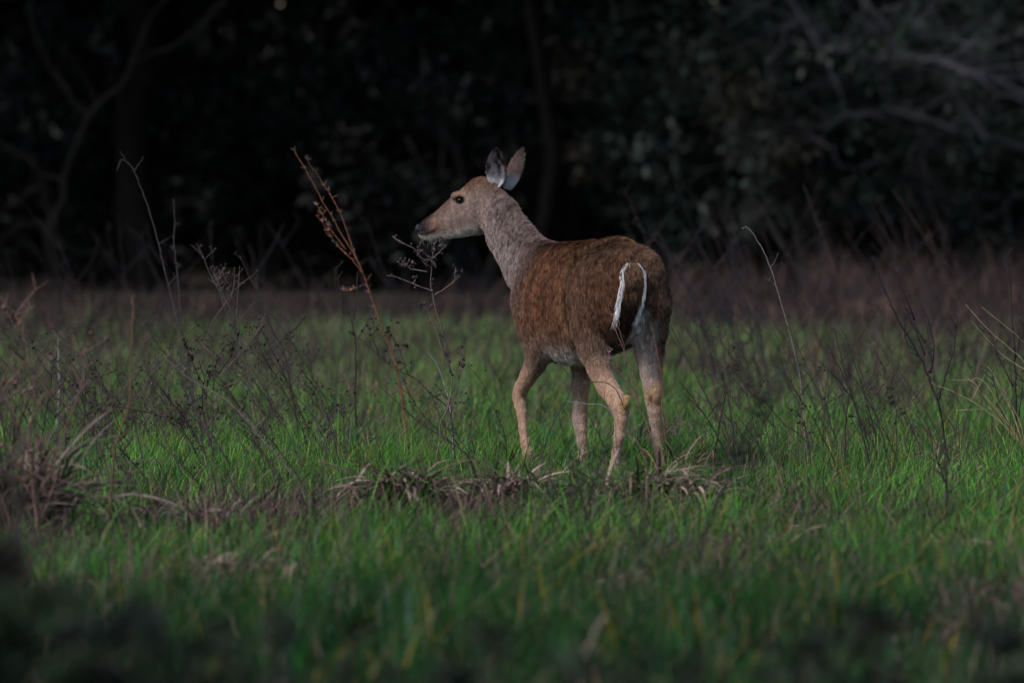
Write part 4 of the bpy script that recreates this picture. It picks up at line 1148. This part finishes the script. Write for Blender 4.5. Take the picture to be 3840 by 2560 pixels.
def deer():
    rng = np.random.default_rng(42)
    root = empty('deer', tuple(P0), math.atan2(F.y, F.x))
    tag(root, 'brown white-tailed doe walking away through the grass with her head turned left', 'deer')
    D, ax = bodyfield(np.array([-.20, -.27, -.01]), np.array([1.62, .52, 1.32]), .005)
    V, Q = surface_nets(D, ax)
    # keep only what is well formed and get normals
    T = np.concatenate([Q[:, [0, 1, 2]], Q[:, [0, 2, 3]]])
    fn = np.cross(V[T[:, 1]] - V[T[:, 0]], V[T[:, 2]] - V[T[:, 0]])
    N = np.zeros_like(V)
    for k in range(3): np.add.at(N, T[:, k], fn)
    N /= np.linalg.norm(N, axis=1)[:, None] + 1e-12
    if ((V - V.mean(0)) * N).sum(1).mean() < 0: N = -N; Q = Q[:, ::-1]
    Wt = weights(V)
    body = mesh_np('body', V, [Q], M_skin, root, deer_color(V, N, Wt))
    # coat
    P, Np = tri_sample(V, Q, 300000, rng)
    vis = P[:, 2] > .03
    P, Np = P[vis], Np[vis]
    Wp = weights(P)
    fur('fur', body, P, Np, deer_flow(P, Wp), deer_len(P, Np, Wp), deer_color(P, Np, Wp), rng)
    # tail: flat brush hanging over the rump
    rows, cols_ = 16, 13
    def back_s(w_, z_):          # where the rump's surface lies behind the spine
        S_ = np.linspace(-.25, .1, 141); Q_ = np.stack([S_, np.full(141, w_), np.full(141, z_)], -1)
        d_ = np.min(np.stack([f(Q_) for f, _ in GROUPS], -1), -1)
        k_ = np.argmax(d_ < .006)
        return float(S_[k_]) if d_[k_] < .006 else .02
    TT = [0, .5, .8, 1]; TW = [.023, .050, .068, .060]
    TQ = list(np.linspace(0, 1, 9))
    TS = []
    for t_ in TQ:
        w_ = float(np.interp(t_, TT, TW)); z_ = .856 - .282 * t_
        m_ = min(back_s(w_ + o_, z_) for o_ in (-.04, 0, .04))
        TS.append(m_ - .006 - .016 * math.sin(math.pi * min(1, t_ * 1.1)))
    for k_ in range(1, 9): TS[k_] = min(TS[k_], TS[k_ - 1] + .008)
    tv = []
    for i in range(rows):
        t = i / (rows - 1)
        zc = .856 - .282 * t; wc = float(np.interp(t, TT, TW)); sc = float(np.interp(t, TQ, TS))
        hw = np.interp(t, [0, .1, .5, .8, 1], [.022, .046, .050, .040, .005])
        for j in range(cols_ + 1):
            a = 2 * math.pi * j / (cols_ + 1)
            tv.append((sc - .016 * math.sin(a) * min(1, 3 * (1 - t) + .2), wc + hw * math.cos(a), zc))
    m = cols_ + 1; tv = np.array(tv)
    qf = np.array([[i * m + j, i * m + (j + 1) % m, (i + 1) * m + (j + 1) % m, (i + 1) * m + j] for i in range(rows - 1) for j in range(m)])
    def tailcol(P_):
        t = (.856 - P_[:, 2]) / .282; wc = np.interp(t, TT, TW); x = (P_[:, 1] - wc)
        hw = np.interp(t, [0, .1, .5, .8, 1], [.022, .046, .050, .040, .01])
        c = np.tile(np.array([.165, .092, .058]), (len(P_), 1))
        c = mix(c, (.030, .017, .013), sstep(.08, .34, t + .6 * (vnoise(P_[:, 1], P_[:, 2] * .25, .008, 91) - .5)) * sstep(1.0, .72, np.abs(x) / hw) * (.55 + .45 * sstep(.35, .6, t)))
        return mix(c, (.75, .74, .76), sstep(.93, .99, np.abs(x) / hw) * sstep(.02, .08, t) * sstep(.88, .7, t))
    tail = mesh_np('tail', tv, [qf], M_skin, root, tailcol(tv))
    P, Np = tri_sample(tv, qf, 14000, rng)
    cen = np.stack([np.interp((.856 - P[:, 2]) / .282, TQ, TS), np.interp((.856 - P[:, 2]) / .282, TT, TW), P[:, 2]], -1)
    sg = np.sign(((P - cen) * Np).sum(1)); Np = Np * sg[:, None]
    t = np.clip((.856 - P[:, 2]) / .282, 0, 1)
    fur('fur', tail, P, Np, np.stack([np.zeros(len(P)), (P[:, 1] - np.interp(t, TT, TW)) * 1.0, -np.ones(len(P))], -1), .022 + .018 * t, tailcol(P), rng, .0009, .18, .10)
    # white fringe at the sides of the tail
    fp, fd, fL = [], [], []
    for k in range(2000):
        t = rng.random() ** 1.2 * .80; sgn = rng.choice([-1, 1]); z = .856 - .282 * t; wc = float(np.interp(t, TT, TW))
        hw = np.interp(t, [0, .1, .5, .8, 1], [.022, .046, .050, .040, .005])
        fp.append((float(np.interp(t, TQ, TS)) - .010 + rng.normal() * .004, wc + sgn * (hw + rng.normal() * (.0012 if sgn > 0 else .0015 + .005 * t)), z)); fd.append((-.05, .10, -1)); fL.append(.026)
    fp = np.array(fp); fur('fringe', tail, fp, np.tile([-1., 0, 0], (len(fp), 1)), np.array(fd), np.array(fL), np.tile([.66, .64, .66], (len(fp), 1)), rng, .0006, .10, .11, .15)
    # ears
    def ear(base, tip, wid, opend, cup, seed, wmax=.45):
        base = np.array(base); tip = np.array(tip); axv = tip - base; L = np.linalg.norm(axv); axv /= L
        op = np.array(opend, float); op -= axv * (op @ axv); op /= np.linalg.norm(op)
        sd_ = np.cross(axv, op)
        nu, nv = 22, 15
        def surf(off):
            out = []
            for i in range(nu):
                t = i / (nu - 1)
                W_ = wid * (math.sin(math.pi * min(1, t ** .88 * .98 + .02)) ** .68 * .93 + .07 * (1 - t)) if t < .999 else .002
                W_ = max(W_, .10 * wid * (1 - t))
                for j in range(nv):
                    v = -1 + 2 * j / (nv - 1)
                    dep = cup * (1 - v * v) * (1 - .55 * t) * min(1, 3 * (1 - t) + .15)
                    out.append(base + axv * (L * t) + sd_ * v * W_ - op * (dep + off * (1 - .9 * abs(v) ** 3)) + op * .012 * t * t)
            return np.array(out)
        inn = surf(0); out = surf(.004)
        Vv = np.concatenate([inn, out]); n1 = len(inn)
        q = []
        for i in range(nu - 1):
            for j in range(nv - 1):
                a = i * nv + j
                q.append([a, a + 1, a + nv + 1, a + nv]); q.append([n1 + a, n1 + a + nv, n1 + a + nv + 1, n1 + a + 1])
            a = i * nv; q.append([a, a + nv, n1 + a + nv, n1 + a]); a = i * nv + nv - 1; q.append([a, n1 + a, n1 + a + nv, a + nv])
        for j in range(nv - 1):
            q.append([(nu - 1) * nv + j, (nu - 1) * nv + j + 1, n1 + (nu - 1) * nv + j + 1, n1 + (nu - 1) * nv + j])
        col = np.zeros((len(Vv), 3)); T_ = np.tile(np.repeat(np.linspace(0, 1, nu), nv), 2); Vj = np.tile(np.tile(np.linspace(-1, 1, nv), nu), 2)
        rr = np.random.default_rng(seed)
        pn = vnoise(T_ * 6, Vj * 3, 1, seed)
        ci = mix(np.tile(np.array([.46, .42, .46]), (len(Vv), 1)), (.06, .04, .04), sstep(.38, .62, pn) * sstep(.1, .5, T_) )
        ci = mix(ci, (.05, .035, .035), sstep(.78, .95, T_)); ci = mix(ci, (.75, .73, .78), sstep(.25, .1, T_) + 0 * T_)
        ci = mix(ci, (.10, .07, .06), sstep(.72, .92, np.abs(Vj)) * sstep(.15, .35, T_))
        co = mix(np.tile(np.array([.17, .115, .10]), (len(Vv), 1)), (.075, .05, .05), sstep(.55, 1, T_)); co = mix(co, (.55, .55, .60), sstep(.45, .2, T_) * sstep(-.5, .2, -Vj))
        col[:n1] = ci[:n1]; col[n1:] = co[n1:]
        o = mesh_np('ear', Vv, [np.array(q)], M_skin, root, col)
        # short hair on both faces
        Qa = np.array(q); P_, N_ = tri_sample(Vv, Qa, 9000, rr)
        dd = ((P_ - base) @ axv) / L; vv = np.clip(((P_ - base) @ sd_) / wid, -1, 1)
        # nearest vertex colour
        i_ = np.clip((dd * (nu - 1)).round().astype(int), 0, nu - 1); j_ = np.clip(((vv + 1) / 2 * (nv - 1)).round().astype(int), 0, nv - 1)
        mid = base + axv * (dd * L)[:, None] + sd_ * (vv * wid)[:, None]
        inside = (N_ @ op) > 0
        cc = np.where(inside[:, None], col[i_ * nv + j_], col[n1 + i_ * nv + j_])
        fur('fur', o, P_, N_, np.tile(axv, (len(P_), 1)) + sd_ * (vv * .5)[:, None], np.where(inside, .011, .006), cc, rr, .0006, .35, .25)
    # left ear opens to the side, right ear shows its back
    hf = lambda px, py, v: from_head(hpt(px, py, v))[0]
    world2 = lambda v: np.array([Vector(v).dot(F), Vector(v).dot(Lf), v[2]])
    ear(hf(1856, 702, .030), hf(1868, 556, .060), .0500, world2((-.45, -.85, .12)), .030, 4)
    ear(hf(1905, 712, -.030), hf(1955, 555, -.050), .0400, world2((.50, .62, -.05)), .026, 5)
    # eyes, nose, hooves
    def ball(name, c, r, mat, n=14):
        vs_, q_ = [], []
        for i in range(n + 1):
            for j in range(n * 2):
                a = math.pi * i / n; b = math.pi * j / n
                vs_.append(np.array([math.sin(a) * math.cos(b), math.sin(a) * math.sin(b), math.cos(a)]) * r)
        for i in range(n):
            for j in range(n * 2):
                q_.append([i * 2 * n + j, (i + 1) * 2 * n + j, (i + 1) * 2 * n + (j + 1) % (2 * n), i * 2 * n + (j + 1) % (2 * n)])
        return mesh_np(name, from_head(np.array(vs_) + c), [np.array(q_)], mat, root)
    for sgn in (1, -1):
        e = EYE.copy(); e[1] = sgn * .0465; ball('eye', e, np.array([.0145, .011, .0105]), M_eye)
    nz = hpt(1571, 858, 0); ball('nose', nz, np.array([.014, .021, .020]), M_nose)
    for L_, w_, last in ((LF, 1, (1997, 1752)), (RF, 1, None), (LH, 1, None), (RH, 1, None)):
        c = L_[0][-1].copy(); c[2] = max(c[2] - .028, .022)
        mb = MB()
        for s_ in (-1, 1):
            prof = [(.0, .017, .022), (-.012, .019, .026), (-.028, .021, .032)]
            ring = []
            for dz, rw, rl in prof:
                for k in range(12):
                    a = 2 * math.pi * k / 12
                    ring.append((c[0] + .012 + rl * math.cos(a) * (1.2 if math.cos(a) > 0 else .7), c[1] + s_ * .0105 + rw * .55 * math.sin(a), c[2] + .008 + dz))
            ring.append((c[0] + .01, c[1] + s_ * .0105, c[2] + .012))
            q = [[r * 12 + k, r * 12 + (k + 1) % 12, (r + 1) * 12 + (k + 1) % 12, (r + 1) * 12 + k] for r in range(2) for k in range(12)]
            tt = [[k, (k + 1) % 12, 36] for k in range(12)]
            mb.add(ring, q, tt)
        mb.build('hoof', M_hoof, root)
    wb = MB()
    for k in range(12):
        b = hpt(rng.uniform(1575, 1625), rng.uniform(892, 903), rng.uniform(-.015, .022))
        e = b + np.array([rng.normal() * .012, rng.normal() * .015, -rng.uniform(.015, .045)])
        wb.tube(from_head(np.array([b, (b + e) / 2 + [.004, 0, 0], e])), [.0004, .0004, .0003], 3)
    wb.build('whisker', M_whisk, root)['kind'] = 'stuff'
deer()
